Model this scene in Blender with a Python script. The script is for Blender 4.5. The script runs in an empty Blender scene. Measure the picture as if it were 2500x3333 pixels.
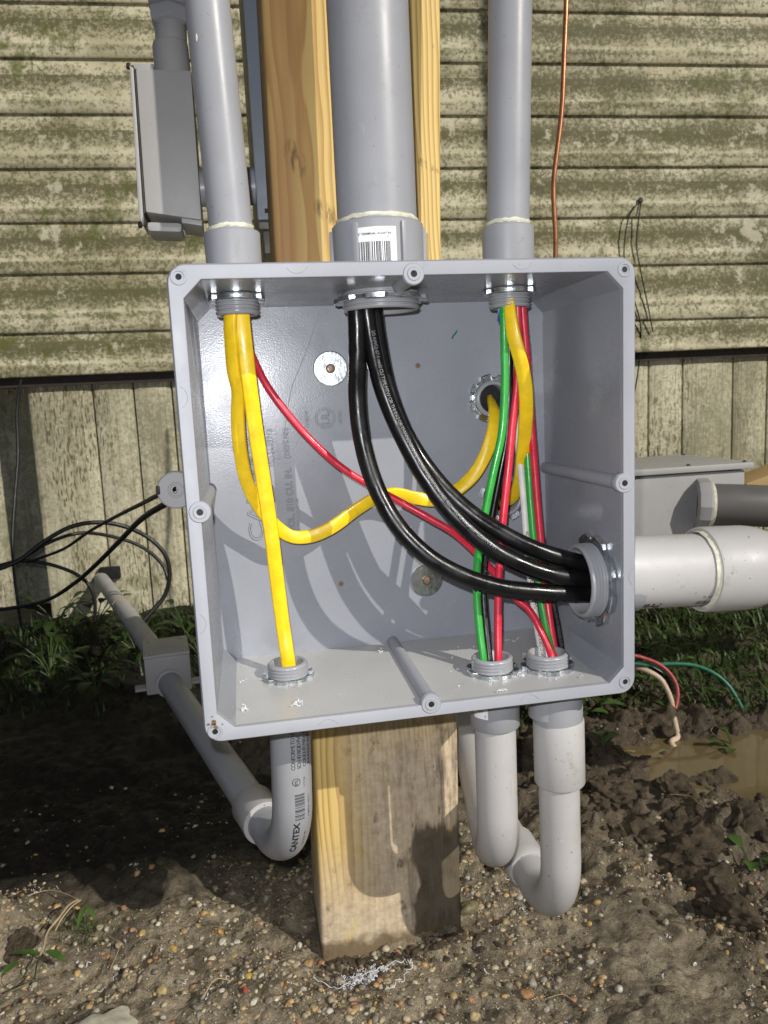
import bpy, bmesh, math, random
import numpy as np
from mathutils import Vector, Matrix
from mathutils.geometry import tessellate_polygon

random.seed(11)
rng = np.random.default_rng(5)
R = math.radians
SC = bpy.context.scene
COL = SC.collection

# ------------------------------------------------------------------ camera
CAM_M = np.array([[0.9821, -0.1829, -0.0459],
                  [-0.0714, -0.1356, -0.9882],
                  [0.1745, 0.9737, -0.1463]])      # right, down, forward
CAM_P = np.array([-0.1226, -0.5298, 0.0719])
FOC = 2552.9                                        # focal length for a 2500 px wide picture
cam = bpy.data.cameras.new('camera')
cam_o = bpy.data.objects.new('camera', cam)
COL.objects.link(cam_o)
mw = Matrix.Identity(4)
for i in range(3):
    mw[i][0] = CAM_M[0][i]; mw[i][1] = -CAM_M[1][i]; mw[i][2] = -CAM_M[2][i]; mw[i][3] = CAM_P[i]
cam_o.matrix_world = mw
cam.sensor_fit = 'HORIZONTAL'; cam.sensor_width = 36.0
cam.lens = 36.0 * FOC / 2500.0
cam.clip_start = 0.01; cam.clip_end = 400.0
cam.dof.use_dof = True; cam.dof.focus_distance = 0.66; cam.dof.aperture_fstop = 24.0
SC.camera = cam_o

# ------------------------------------------------------------------ light
SUN = Vector((-0.81, 1.0, -0.80)).normalized()      # direction the sunlight travels
elev = math.asin(-SUN.z)
to_sun = -SUN
world = bpy.data.worlds.new('World'); SC.world = world; world.use_nodes = True
wn = world.node_tree
bg = wn.nodes['Background']
sky = wn.nodes.new('ShaderNodeTexSky'); sky.sky_type = 'NISHITA'; sky.sun_disc = False
sky.sun_elevation = elev; sky.air_density = 0.6; sky.dust_density = 0.5
sky.sun_rotation = math.atan2(to_sun.x, to_sun.y)
wn.links.new(sky.outputs[0], bg.inputs[0]); bg.inputs[1].default_value = 0.05
sl = bpy.data.lights.new('sun', 'SUN'); sl.energy = 5.0; sl.angle = R(0.5); sl.color = (1.0, 0.95, 0.86)
so = bpy.data.objects.new('sun', sl); COL.objects.link(so)
so.rotation_euler = SUN.to_track_quat('-Z', 'Y').to_euler(); so.location = (3, -4, 4)
# the camera phone's own lamp: its glare stands on the back of the box in the photograph
fl = bpy.data.lights.new('phone_lamp', 'AREA'); fl.shape = 'DISK'; fl.size = 0.008; fl.energy = 5.0
fl.color = (0.95, 0.96, 1.0)
fo = bpy.data.objects.new('phone_lamp', fl); COL.objects.link(fo)
fm = mw.copy()
fp = CAM_P + CAM_M[0] * -0.012 - CAM_M[1] * 0.026
for i in range(3): fm[i][3] = fp[i]
fo.matrix_world = fm
SC.view_settings.view_transform = 'Standard'; SC.view_settings.look = 'None'
SC.view_settings.exposure = -0.55; SC.view_settings.gamma = 1.0
SC.view_settings.use_curve_mapping = False

# ------------------------------------------------------------------ photo measurements -> points in the place
def ray(x, y):
    return CAM_M.T @ np.array([(x - 1250.0) / FOC, (y - 1666.5) / FOC, 1.0])
def on(x, y, n, d):
    r = ray(x, y); n = np.array(n, float)
    return CAM_P + r * ((d - n @ CAM_P) / (n @ r))
def PY(x, y, v): return on(x, y, (0, 1, 0), v)
def PZ(x, y, v): return on(x, y, (0, 0, 1), v)
def PX(x, y, v): return on(x, y, (1, 0, 0), v)
A = np.array

# ------------------------------------------------------------------ noise
def _hash(ix, iy, s):
    h = (ix.astype(np.int64) * 374761393 + iy.astype(np.int64) * 668265263 + s * 1442695041) & 0x7fffffff
    h = ((h ^ (h >> 13)) * 1274126177) & 0x7fffffff
    return ((h ^ (h >> 16)) & 0xffff) / 65535.0
def vnoise(x, y, s=0):
    x = np.asarray(x, float); y = np.asarray(y, float)
    ix = np.floor(x); iy = np.floor(y); fx = x - ix; fy = y - iy
    fx = fx * fx * (3 - 2 * fx); fy = fy * fy * (3 - 2 * fy)
    a = _hash(ix, iy, s); b = _hash(ix + 1, iy, s); c = _hash(ix, iy + 1, s); d = _hash(ix + 1, iy + 1, s)
    return (a * (1 - fx) + b * fx) * (1 - fy) + (c * (1 - fx) + d * fx) * fy - 0.5
def fbm(x, y, o=4, s=0, g=0.5):
    r = 0; a = 1.0; f = 1.0
    for k in range(o):
        r = r + a * vnoise(np.asarray(x) * f + 13.1 * k, np.asarray(y) * f + 7.7 * k, s + k); a *= g; f *= 2.03
    return r
def smooth(v, a, b):
    t = np.clip((np.asarray(v, float) - a) / (b - a), 0, 1); return t * t * (3 - 2 * t)

# ------------------------------------------------------------------ objects
ORG = {}
def tag(o, label=None, cat=None, group=None, kind=None):
    if label: o['label'] = label
    if cat: o['category'] = cat
    if group: o['group'] = group
    if kind: o['kind'] = kind
    return o
def thing(name, label, cat, loc, group=None):
    o = bpy.data.objects.new(name, None); COL.objects.link(o)
    o.empty_display_size = 0.02
    o.location = tuple(loc); ORG[o.name] = A(loc, float)
    return tag(o, label, cat, group)
def mesh(name, vf, mat, parent=None, smooth_deg=35, loc=None, mi=None):
    V, F = vf
    V = np.asarray(V, float)
    if parent is not None: org = ORG[parent.name]
    elif loc is not None: org = A(loc, float)
    else: org = A([V[:, 0].mean(), V[:, 1].mean(), V[:, 2].min()])
    me = bpy.data.meshes.new(name)
    me.from_pydata((V - org).tolist(), [], [tuple(int(i) for i in f) for f in F])
    for m in (mat if isinstance(mat, (list, tuple)) else [mat]): me.materials.append(m)
    if mi is not None: me.polygons.foreach_set('material_index', list(mi))
    if smooth_deg:
        me.polygons.foreach_set('use_smooth', [True] * len(me.polygons))
        me.set_sharp_from_angle(angle=R(smooth_deg))
    me.update()
    o = bpy.data.objects.new(name, me); COL.objects.link(o)
    ORG[o.name] = org
    if parent is not None: o.parent = parent
    else: o.location = tuple(org)
    return o
def join(*parts):
    Vs = []; Fs = []; n = 0
    for V, F in parts:
        Vs.append(np.asarray(V, float)); Fs += [tuple(i + n for i in f) for f in F]; n += len(V)
    return np.concatenate(Vs), Fs

# ------------------------------------------------------------------ shapes
def unit(v):
    v = A(v, float); return v / max(np.linalg.norm(v), 1e-12)
def spline(pts, k=10):
    P = [A(p, float) for p in pts]
    P = [2 * P[0] - P[1]] + P + [2 * P[-1] - P[-2]]
    out = []
    for i in range(1, len(P) - 2):
        p0, p1, p2, p3 = P[i - 1:i + 3]
        t0 = 0; t1 = t0 + np.linalg.norm(p1 - p0)[None][0] ** .5; t2 = t1 + np.linalg.norm(p2 - p1) ** .5; t3 = t2 + np.linalg.norm(p3 - p2) ** .5
        for t in np.linspace(t1, t2, k, endpoint=False):
            a1 = (t1 - t) / (t1 - t0) * p0 + (t - t0) / (t1 - t0) * p1
            a2 = (t2 - t) / (t2 - t1) * p1 + (t - t1) / (t2 - t1) * p2
            a3 = (t3 - t) / (t3 - t2) * p2 + (t - t2) / (t3 - t2) * p3
            b1 = (t2 - t) / (t2 - t0) * a1 + (t - t0) / (t2 - t0) * a2
            b2 = (t3 - t) / (t3 - t1) * a2 + (t - t1) / (t3 - t1) * a3
            out.append((t2 - t) / (t2 - t1) * b1 + (t - t1) / (t2 - t1) * b2)
    out.append(P[-2])
    return A(out)
def fillet(pts, rad, k=14):
    P = [A(p, float) for p in pts]; out = [P[0]]
    for i in range(1, len(P) - 1):
        a = unit(P[i - 1] - P[i]); b = unit(P[i + 1] - P[i])
        th = math.acos(np.clip(a @ b, -1, 1)); t = rad / math.tan(th / 2)
        s = P[i] + a * t; e = P[i] + b * t
        c = P[i] + unit(a + b) * (rad / math.sin(th / 2))
        va = s - c; vb = e - c; w = math.acos(np.clip(unit(va) @ unit(vb), -1, 1))
        for j in range(k + 1):
            q = j / k; out.append(c + (math.sin((1 - q) * w) * va + math.sin(q * w) * vb) / math.sin(w))
    out.append(P[-1])
    return A(out)
def tangents(P):
    T = np.gradient(P, axis=0); return T / np.maximum(np.linalg.norm(T, axis=1)[:, None], 1e-9)
def frames(P, ref=(0, -1, 0)):
    T = tangents(P); n = A(ref, float); n = n - T[0] * (n @ T[0])
    if np.linalg.norm(n) < 1e-3: n = A((1, 0, 0)) - T[0] * T[0][0]
    n = unit(n); N = []
    for t in T:
        n = unit(n - t * (n @ t)); N.append(n)
    N = A(N); return T, N, np.cross(T, N)
def tube(P, r, n=14, cap=True, wob=0.0, ref=(0, -1, 0)):
    P = A(P, float); T, N, B = frames(P, ref)
    rr = np.full(len(P), r) if np.isscalar(r) else A(r)
    V = []; F = []
    for i, p in enumerate(P):
        for k in range(n):
            a = 2 * math.pi * k / n
            q = rr[i] * (1 + (wob * vnoise(i * .35, k * .8, 3) if wob else 0))
            V.append(p + (N[i] * math.cos(a) + B[i] * math.sin(a)) * q)
    for i in range(len(P) - 1):
        for k in range(n):
            F.append((i * n + k, (i + 1) * n + k, (i + 1) * n + (k + 1) % n, i * n + (k + 1) % n))
    if cap:
        F.append(tuple(range(n))); F.append(tuple(range((len(P) - 1) * n, len(P) * n))[::-1])
    return A(V), [f[::-1] for f in F]
def flat_cable(P, w, t, tw, ref=(0, -1, 0)):
    P = A(P, float); T = tangents(P); tw = np.interp(np.linspace(0, 1, len(P)), np.linspace(0, 1, len(tw)), tw)
    N0 = A(ref, float); V = []; F = []; n = 20; Ns = []
    for i, p in enumerate(P):
        m = N0 - T[i] * (N0 @ T[i])
        m = unit(m); Ns.append(m)
        b = np.cross(T[i], m); a = R(tw[i]); m2 = m * math.cos(a) + b * math.sin(a); b2 = np.cross(T[i], m2)
        wv = w * (1 + .05 * float(vnoise(i * .23, 1.5, 8)))
        for k in range(n):
            q = 2 * math.pi * k / n; c = math.cos(q); s = math.sin(q)
            x = wv / 2 * math.copysign(abs(c) ** .55, c); y = t / 2 * math.copysign(abs(s) ** .75, s) * (1 + .22 * math.cos(2 * q) * 0)
            y *= 1 + .16 * math.cos(3.1 * math.pi * x / w)      # conductors swell the jacket
            V.append(p + b2 * x + m2 * y)
    for i in range(len(P) - 1):
        for k in range(n):
            F.append((i * n + k, i * n + (k + 1) % n, (i + 1) * n + (k + 1) % n, (i + 1) * n + k))
    F.append(tuple(range(n))[::-1]); F.append(tuple(range((len(P) - 1) * n, len(P) * n)))
    return A(V), F
def axis_frame(d):
    d = unit(d); a = A((0, -1, 0)) if abs(d[1]) < .8 else A((0, 0, 1))
    u = unit(a - d * (a @ d)); return d, u, np.cross(d, u)
def lathe(prof, c, d, n=40, close=False):
    d, u, v = axis_frame(d); V = []; F = []; m = len(prof); c = A(c, float)
    for r, h in prof:
        for k in range(n):
            a = 2 * math.pi * k / n; V.append(c + d * h + (u * math.cos(a) + v * math.sin(a)) * r)
    for i in range(m - 1 if not close else m):
        j = (i + 1) % m
        for k in range(n):
            F.append((i * n + k, i * n + (k + 1) % n, j * n + (k + 1) % n, j * n + k))
    return A(V), F
def disc(c, d, r, n=28, dome=0.0):
    prof = [(r, 0), (r * .8, dome * .4), (r * .4, dome * .9), (1e-5, dome)]
    return lathe(prof, c, d, n)
def gear(c, d, ri, ra, rb, h, lobes=8, rot=0.0):
    """locknut: flat ring with raised lugs and notches between them"""
    d, u, v = axis_frame(d); c = A(c, float); n = lobes * 8; V = []; F = []
    for lay in range(4):
        for k in range(n):
            a = 2 * math.pi * k / n + rot; ph = (k % 8)
            lug = ph in (0, 1, 2, 3, 4)
            ro = ra if lug else rb
            if lay == 0: r, z = ri, h
            elif lay == 1: r, z = ro - .0008, h * (1.0 if not lug else 1.25)
            elif lay == 2: r, z = ro, h * (.85 if not lug else 1.1)
            else: r, z = ro, 0.0
            V.append(c + d * z + (u * math.cos(a) + v * math.sin(a)) * r)
    for i in range(3):
        for k in range(n):
            F.append((i * n + k, i * n + (k + 1) % n, (i + 1) * n + (k + 1) % n, (i + 1) * n + k))
    for k in range(n): F.append((3 * n + k, 3 * n + (k + 1) % n, (k + 1) % n, k))
    return A(V), [f[::-1] for f in F]
def block(lo, hi, bev=0.0, seg=2, M=None):
    bm = bmesh.new(); bmesh.ops.create_cube(bm, size=1)
    lo = A(lo, float); hi = A(hi, float)
    for v in bm.verts: v.co = Vector((lo + hi) / 2 + A(v.co) * (hi - lo))
    if bev: bmesh.ops.bevel(bm, geom=bm.edges[:], offset=bev, segments=seg, affect='EDGES', profile=.6)
    V = A([v.co[:] for v in bm.verts]); bm.verts.index_update(); F = [tuple(v.index for v in f.verts) for f in bm.faces]; bm.free()
    if M is not None: V = V @ A(M)[:3, :3].T + A(M)[:3, 3]
    return V, F
def sheet(outer, holes, fn, flip=False):
    polys = [[Vector((x, y, 0)) for x, y in outer]] + [[Vector((x, y, 0)) for x, y in h] for h in holes]
    pts = [p for q in polys for p in q]
    tr = tessellate_polygon(polys)
    V = A([fn(p.x, p.y) for p in pts])
    F = []
    for a, b, c in tr:
        s = (pts[b] - pts[a]).cross(pts[c] - pts[a]).z
        F.append((a, b, c) if (s > 0) != flip else (a, c, b))
    return V, F
def circle(cx, cy, r, n=32): return [(cx + r * math.cos(2 * math.pi * k / n), cy + r * math.sin(2 * math.pi * k / n)) for k in range(n)]
def text2d(s, size, extrude=0.0, spacing=1.0, bold=0.0, ridge=0.0):
    cu = bpy.data.curves.new('t', 'FONT'); cu.body = s; cu.size = size; cu.extrude = extrude; cu.resolution_u = 3
    cu.space_character = spacing; cu.offset = bold
    if ridge: cu.fill_mode = 'NONE'; cu.bevel_depth = ridge; cu.bevel_resolution = 1
    ob = bpy.data.objects.new('t', cu); COL.objects.link(ob)
    dg = bpy.context.evaluated_depsgraph_get(); me = bpy.data.meshes.new_from_object(ob.evaluated_get(dg))
    V = A([v.co[:] for v in me.vertices]) if len(me.vertices) else np.zeros((0, 3)); F = [tuple(p.vertices) for p in me.polygons]
    bpy.data.objects.remove(ob); bpy.data.curves.remove(cu); bpy.data.meshes.remove(me)
    return V, F
def on_tube(vf, P, r, s0, ang, rev=False, ref=(0, -1, 0), lift=.00015):
    """wrap flat lettering (x along, y across) round a tube; s0 = start along the path, ang = degrees off the ref side"""
    V, F = vf; T, N, B = frames(A(P), ref)
    S = np.r_[0, np.cumsum(np.linalg.norm(np.diff(P, axis=0), axis=1))]
    out = []
    for x, y, z in V:
        s = s0 - x if rev else s0 + x
        yy = y if rev else -y
        p = A([np.interp(s, S, P[:, i]) for i in range(3)]); n = A([np.interp(s, S, N[:, i]) for i in range(3)]); b = A([np.interp(s, S, B[:, i]) for i in range(3)])
        a = R(ang) + yy / r
        out.append(p + (n * math.cos(a) + b * math.sin(a)) * (r + lift + z))
    return A(out), F
def bars(w, h, n, seed=1):
    r = random.Random(seed); V = []; F = []; x = 0
    ws = [r.choice((1, 1, 2, 3)) for _ in range(2 * n)]; tot = sum(ws)
    for i, q in enumerate(ws):
        if i % 2 == 0:
            a = x / tot * w; b = (x + q) / tot * w; k = len(V)
            for j in range(5):
                V += [(a, h * j / 4, 0), (b, h * j / 4, 0)]
            for j in range(4): F.append((k + 2 * j, k + 2 * j + 1, k + 2 * j + 3, k + 2 * j + 2))
        x += q
    return A(V), F
def ring2d(r, w, n=36, z=0.0):
    V = []; F = []
    for k in range(n):
        a = 2 * math.pi * k / n; V += [((r - w) * math.cos(a), (r - w) * math.sin(a), z), (r * math.cos(a), r * math.sin(a), z)]
    for k in range(n):
        j = (k + 1) % n; F.append((2 * k, 2 * k + 1, 2 * j + 1, 2 * j))
    return A(V), F
def move2d(vf, dx=0, dy=0, rot=0.0):
    V, F = vf; c, s = math.cos(R(rot)), math.sin(R(rot))
    W = V.copy(); W[:, 0] = V[:, 0] * c - V[:, 1] * s + dx; W[:, 1] = V[:, 0] * s + V[:, 1] * c + dy
    return W, F

# ------------------------------------------------------------------ materials
class NB:
    def __init__(s, name):
        s.m = bpy.data.materials.new(name); s.m.use_nodes = True; s.t = s.m.node_tree; s.b = s.t.nodes['Principled BSDF']
        g = s.t.nodes.new('ShaderNodeNewGeometry'); s.pos = g.outputs['Position']
    def L(s, a, b): s.t.links.new(a, b)
    def sc(s, v, xyz, loc=(0, 0, 0)):
        n = s.t.nodes.new('ShaderNodeMapping'); s.L(v, n.inputs[0]); n.inputs['Scale'].default_value = xyz; n.inputs['Location'].default_value = loc; return n.outputs[0]
    def noise(s, scale, detail=4, rough=.55, dist=0, vec=None):
        n = s.t.nodes.new('ShaderNodeTexNoise'); s.L(vec if vec is not None else s.pos, n.inputs['Vector'])
        n.inputs['Scale'].default_value = scale; n.inputs['Detail'].default_value = detail; n.inputs['Roughness'].default_value = rough; n.inputs['Distortion'].default_value = dist
        return n.outputs['Fac']
    def vor(s, scale, vec=None, feat='F1', out='Distance'):
        n = s.t.nodes.new('ShaderNodeTexVoronoi'); n.feature = feat; s.L(vec if vec is not None else s.pos, n.inputs['Vector']); n.inputs['Scale'].default_value = scale; return n.outputs[out]
    def wave(s, scale, dist, detail, dscale, vec=None, axis='X'):
        n = s.t.nodes.new('ShaderNodeTexWave'); n.bands_direction = axis; s.L(vec if vec is not None else s.pos, n.inputs['Vector'])
        n.inputs['Scale'].default_value = scale; n.inputs['Distortion'].default_value = dist; n.inputs['Detail'].default_value = detail; n.inputs['Detail Scale'].default_value = dscale; return n.outputs['Fac']
    def ramp(s, f, *st):
        n = s.t.nodes.new('ShaderNodeValToRGB'); e = n.color_ramp.elements
        while len(e) < len(st): e.new(.5)
        for k, (p, c) in enumerate(st):
            e[k].position = p; e[k].color = (c, c, c, 1) if np.isscalar(c) else (*c, 1)
        s.L(f, n.inputs[0]); return n.outputs[0]
    def mix(s, f, a, b, mode='MIX'):
        n = s.t.nodes.new('ShaderNodeMix'); n.data_type = 'RGBA'; n.blend_type = mode
        for v, i in ((f, 0), (a, 6), (b, 7)):
            if hasattr(v, 'links') or hasattr(v, 'is_linked'): s.L(v, n.inputs[i])
            elif i == 0: n.inputs[0].default_value = v
            else: n.inputs[i].default_value = (*v, 1) if not np.isscalar(v) else (v, v, v, 1)
        return n.outputs[2]
    def math(s, op, a, b=0.0, clamp=False):
        n = s.t.nodes.new('ShaderNodeMath'); n.operation = op; n.use_clamp = clamp
        for v, i in ((a, 0), (b, 1)):
            if hasattr(v, 'is_linked'): s.L(v, n.inputs[i])
            else: n.inputs[i].default_value = v
        return n.outputs[0]
    def xyz(s, v=None):
        n = s.t.nodes.new('ShaderNodeSeparateXYZ'); s.L(v if v is not None else s.pos, n.inputs[0]); return n.outputs
    def bump(s, h, strength, dist=.001, prev=None):
        n = s.t.nodes.new('ShaderNodeBump'); s.L(h, n.inputs['Height']); n.inputs['Strength'].default_value = strength; n.inputs['Distance'].default_value = dist
        if prev is not None: s.L(prev, n.inputs['Normal'])
        return n.outputs[0]
    def attr(s, name):
        n = s.t.nodes.new('ShaderNodeAttribute'); n.attribute_name = name; return n.outputs['Color']
    def out(s, color=None, rough=None, normal=None, metal=None, spec=None, **kw):
        for v, k in ((color, 'Base Color'), (rough, 'Roughness'), (normal, 'Normal'), (metal, 'Metallic'), (spec, 'Specular IOR Level')):
            if v is None: continue
            if hasattr(v, 'is_linked'): s.L(v, s.b.inputs[k])
            elif k == 'Base Color': s.b.inputs[k].default_value = (*v, 1)
            else: s.b.inputs[k].default_value = v
        for k, v in kw.items(): s.b.inputs[k].default_value = v
        return s.m

def pvc(name, base, rough=.4, stip=.0, dirt=.3, streak=False, sscale=700, sdist=.0006):
    q = NB(name); b = A(base)
    c = q.mix(q.ramp(q.noise(9, 3), (.35, 0), (.7, 1)), tuple(b * .93), tuple(b * 1.05))
    if dirt:
        d = q.ramp(q.noise(55, 5, .7), (.62, 0), (.74, 1))
        c = q.mix(q.math('MULTIPLY', d, dirt), c, tuple(b * A((.62, .56, .46))))
        sp = q.ramp(q.noise(330, 2, .6), (.715, 0), (.74, 1))
        c = q.mix(q.math('MULTIPLY', sp, dirt * 1.4), c, (.06, .05, .035))
        lt = q.ramp(q.noise(120, 3, .6, vec=q.sc(q.pos, (1, 1, .25))), (.68, 0), (.74, 1))
        c = q.mix(q.math('MULTIPLY', lt, dirt * .8), c, tuple(np.minimum(b * 1.5, .8)))
    if dirt:
        for k, ax in enumerate(((30, 1.2, 3), (2, 3, 34))):
            sc_ = q.ramp(q.noise(14, 3, .6, .6, vec=q.sc(q.pos, ax, (k, 2, 1))), (.655, 0), (.668, 1), (.682, 0))
            c = q.mix(q.math('MULTIPLY', sc_, dirt * .55), c, tuple(np.minimum(b * 1.35, .8)))
        sm = q.ramp(q.noise(11, 8, .7, .4, vec=q.sc(q.pos, (1, 1, 1), (7, 3, 5))), (.56, 0), (.70, 1))
        c = q.mix(q.math('MULTIPLY', sm, dirt * .6), c, tuple(b * A((.74, .68, .58))))
    r = q.ramp(q.noise(28, 4), (.3, rough * .8), (.7, rough * 1.25))
    h = q.noise(sscale, 2, .5)
    n = q.bump(h, stip, sdist) if stip else q.bump(q.noise(160, 3), .08, .0006)
    return q.out(c, r, n, spec=.45)
MAT = {}
MAT['box'] = pvc('box_grey_plastic', (.262, .274, .305), .25, .20, .22, sscale=950, sdist=.00045)
MAT['floor'] = pvc('dusty_box_floor', (.44, .44, .435), .32, .2, .35, sscale=700)
MAT['rim'] = pvc('rim_grey_plastic', (.305, .315, .345), .58, .08, .22, sscale=420)
MAT['pipe'] = pvc('conduit_grey_plastic', (.285, .29, .308), .36, .0, .3)
MAT['pipe_dusty'] = pvc('dusty_conduit_plastic', (.43, .42, .41), .48, .0, .6)
MAT['thread'] = pvc('thread_grey_plastic', (.29, .295, .31), .32, .0, .1)
MAT['dark_pipe'] = pvc('dark_conduit_plastic', (.11, .107, .103), .5, .0, .4)
MAT['jbox'] = pvc('enclosure_grey_plastic', (.33, .325, .32), .42, .0, .3)
MAT['lb'] = pvc('fitting_grey_plastic', (.36, .355, .345), .42, .0, .2)

def simple(name, col, rough=.5, metal=0.0, nscale=60, var=.12, bump=.05, spec=.5, bdist=.0005):
    q = NB(name); b = A(col)
    c = q.mix(q.ramp(q.noise(nscale, 4, .6), (.3, 0), (.7, 1)), tuple(b * (1 - var)), tuple(np.minimum(b * (1 + var), 1)))
    return q.out(c, q.ramp(q.noise(nscale * 1.7, 3), (.3, rough * .8), (.7, min(rough * 1.2, 1))), q.bump(q.noise(nscale * 4, 3), bump, bdist), metal, spec)
def wire_mat(name, col, rough=.3, scuff=.25, bump=.25):
    q = NB(name); b = A(col)
    c = q.mix(q.ramp(q.noise(80, 4, .6), (.35, 0), (.7, 1)), tuple(b * .85), tuple(np.minimum(b * 1.08, .95)))
    s = q.ramp(q.noise(170, 5, .7), (.64, 0), (.72, 1))
    c = q.mix(q.math('MULTIPLY', s, scuff), c, tuple(np.minimum(b * .45 + .015, .5)))
    return q.out(c, q.ramp(q.noise(38, 5, .65), (.36, rough * .6), (.64, min(.6, rough * 1.7))), q.bump(q.noise(210, 3), bump, .0006), spec=.5 if max(col) > .02 else .34)
MAT['yellow'] = wire_mat('yellow_cable_jacket', (.86, .575, .013), .28, .18, .3)
MAT['red'] = wire_mat('red_wire_insulation', (.60, .022, .05), .28)
MAT['green'] = wire_mat('green_wire_insulation', (.028, .34, .045), .3)
MAT['black'] = wire_mat('black_wire_insulation', (.0045, .0045, .005), .27, .15, .10)
MAT['white'] = wire_mat('white_wire_insulation', (.72, .70, .64), .35)
MAT['old_red'] = simple('faded_red_insulation', (.34, .05, .055), .5, nscale=200, var=.35)
MAT['old_green'] = simple('faded_green_insulation', (.02, .15, .085), .45, nscale=200, var=.4)
MAT['blue'] = simple('blue_tape', (.01, .06, .22), .4)
MAT['rubber'] = simple('black_cable_rubber', (.012, .012, .012), .45)
MAT['gasket'] = simple('black_gasket', (.035, .025, .02), .7)
MAT['tan'] = simple('tan_wire_stub', (.55, .42, .30), .6)
MAT['ink'] = simple('black_ink', (.012, .012, .014), .6, bump=0)
MAT['pale_ink'] = simple('pale_ink', (.22, .22, .23), .6, bump=0)
MAT['grey_ink'] = simple('grey_ink', (.10, .10, .10), .6, bump=0)
MAT['paper'] = simple('white_sticker_paper', (.78, .78, .78), .5, bump=.02)
MAT['glue'] = simple('cream_pipe_cement', (.66, .64, .50), .35, nscale=200, var=.2, bump=.4)
MAT['copper'] = simple('copper', (.62, .27, .14), .34, .9, 40, .25, .15)
MAT['zinc'] = simple('zinc_plate', (.62, .66, .68), .24, 1.0, 90, .22, .25)
MAT['screw'] = simple('brown_screw', (.20, .13, .09), .45, .6, 200, .3)
MAT['hole'] = simple('dark_hole', (.006, .006, .007), .8)
MAT['rust_hole'] = simple('brown_hole', (.16, .10, .05), .7, nscale=600)
MAT['panel'] = simple('blue_grey_panel_paint', (.17, .20, .24), .42, 0, 30, .06)
MAT['olive'] = simple('dull_panel_edge', (.13, .13, .10), .5)
MAT['shaving'] = simple('white_plastic_shaving', (.66, .66, .68), .5)

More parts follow.
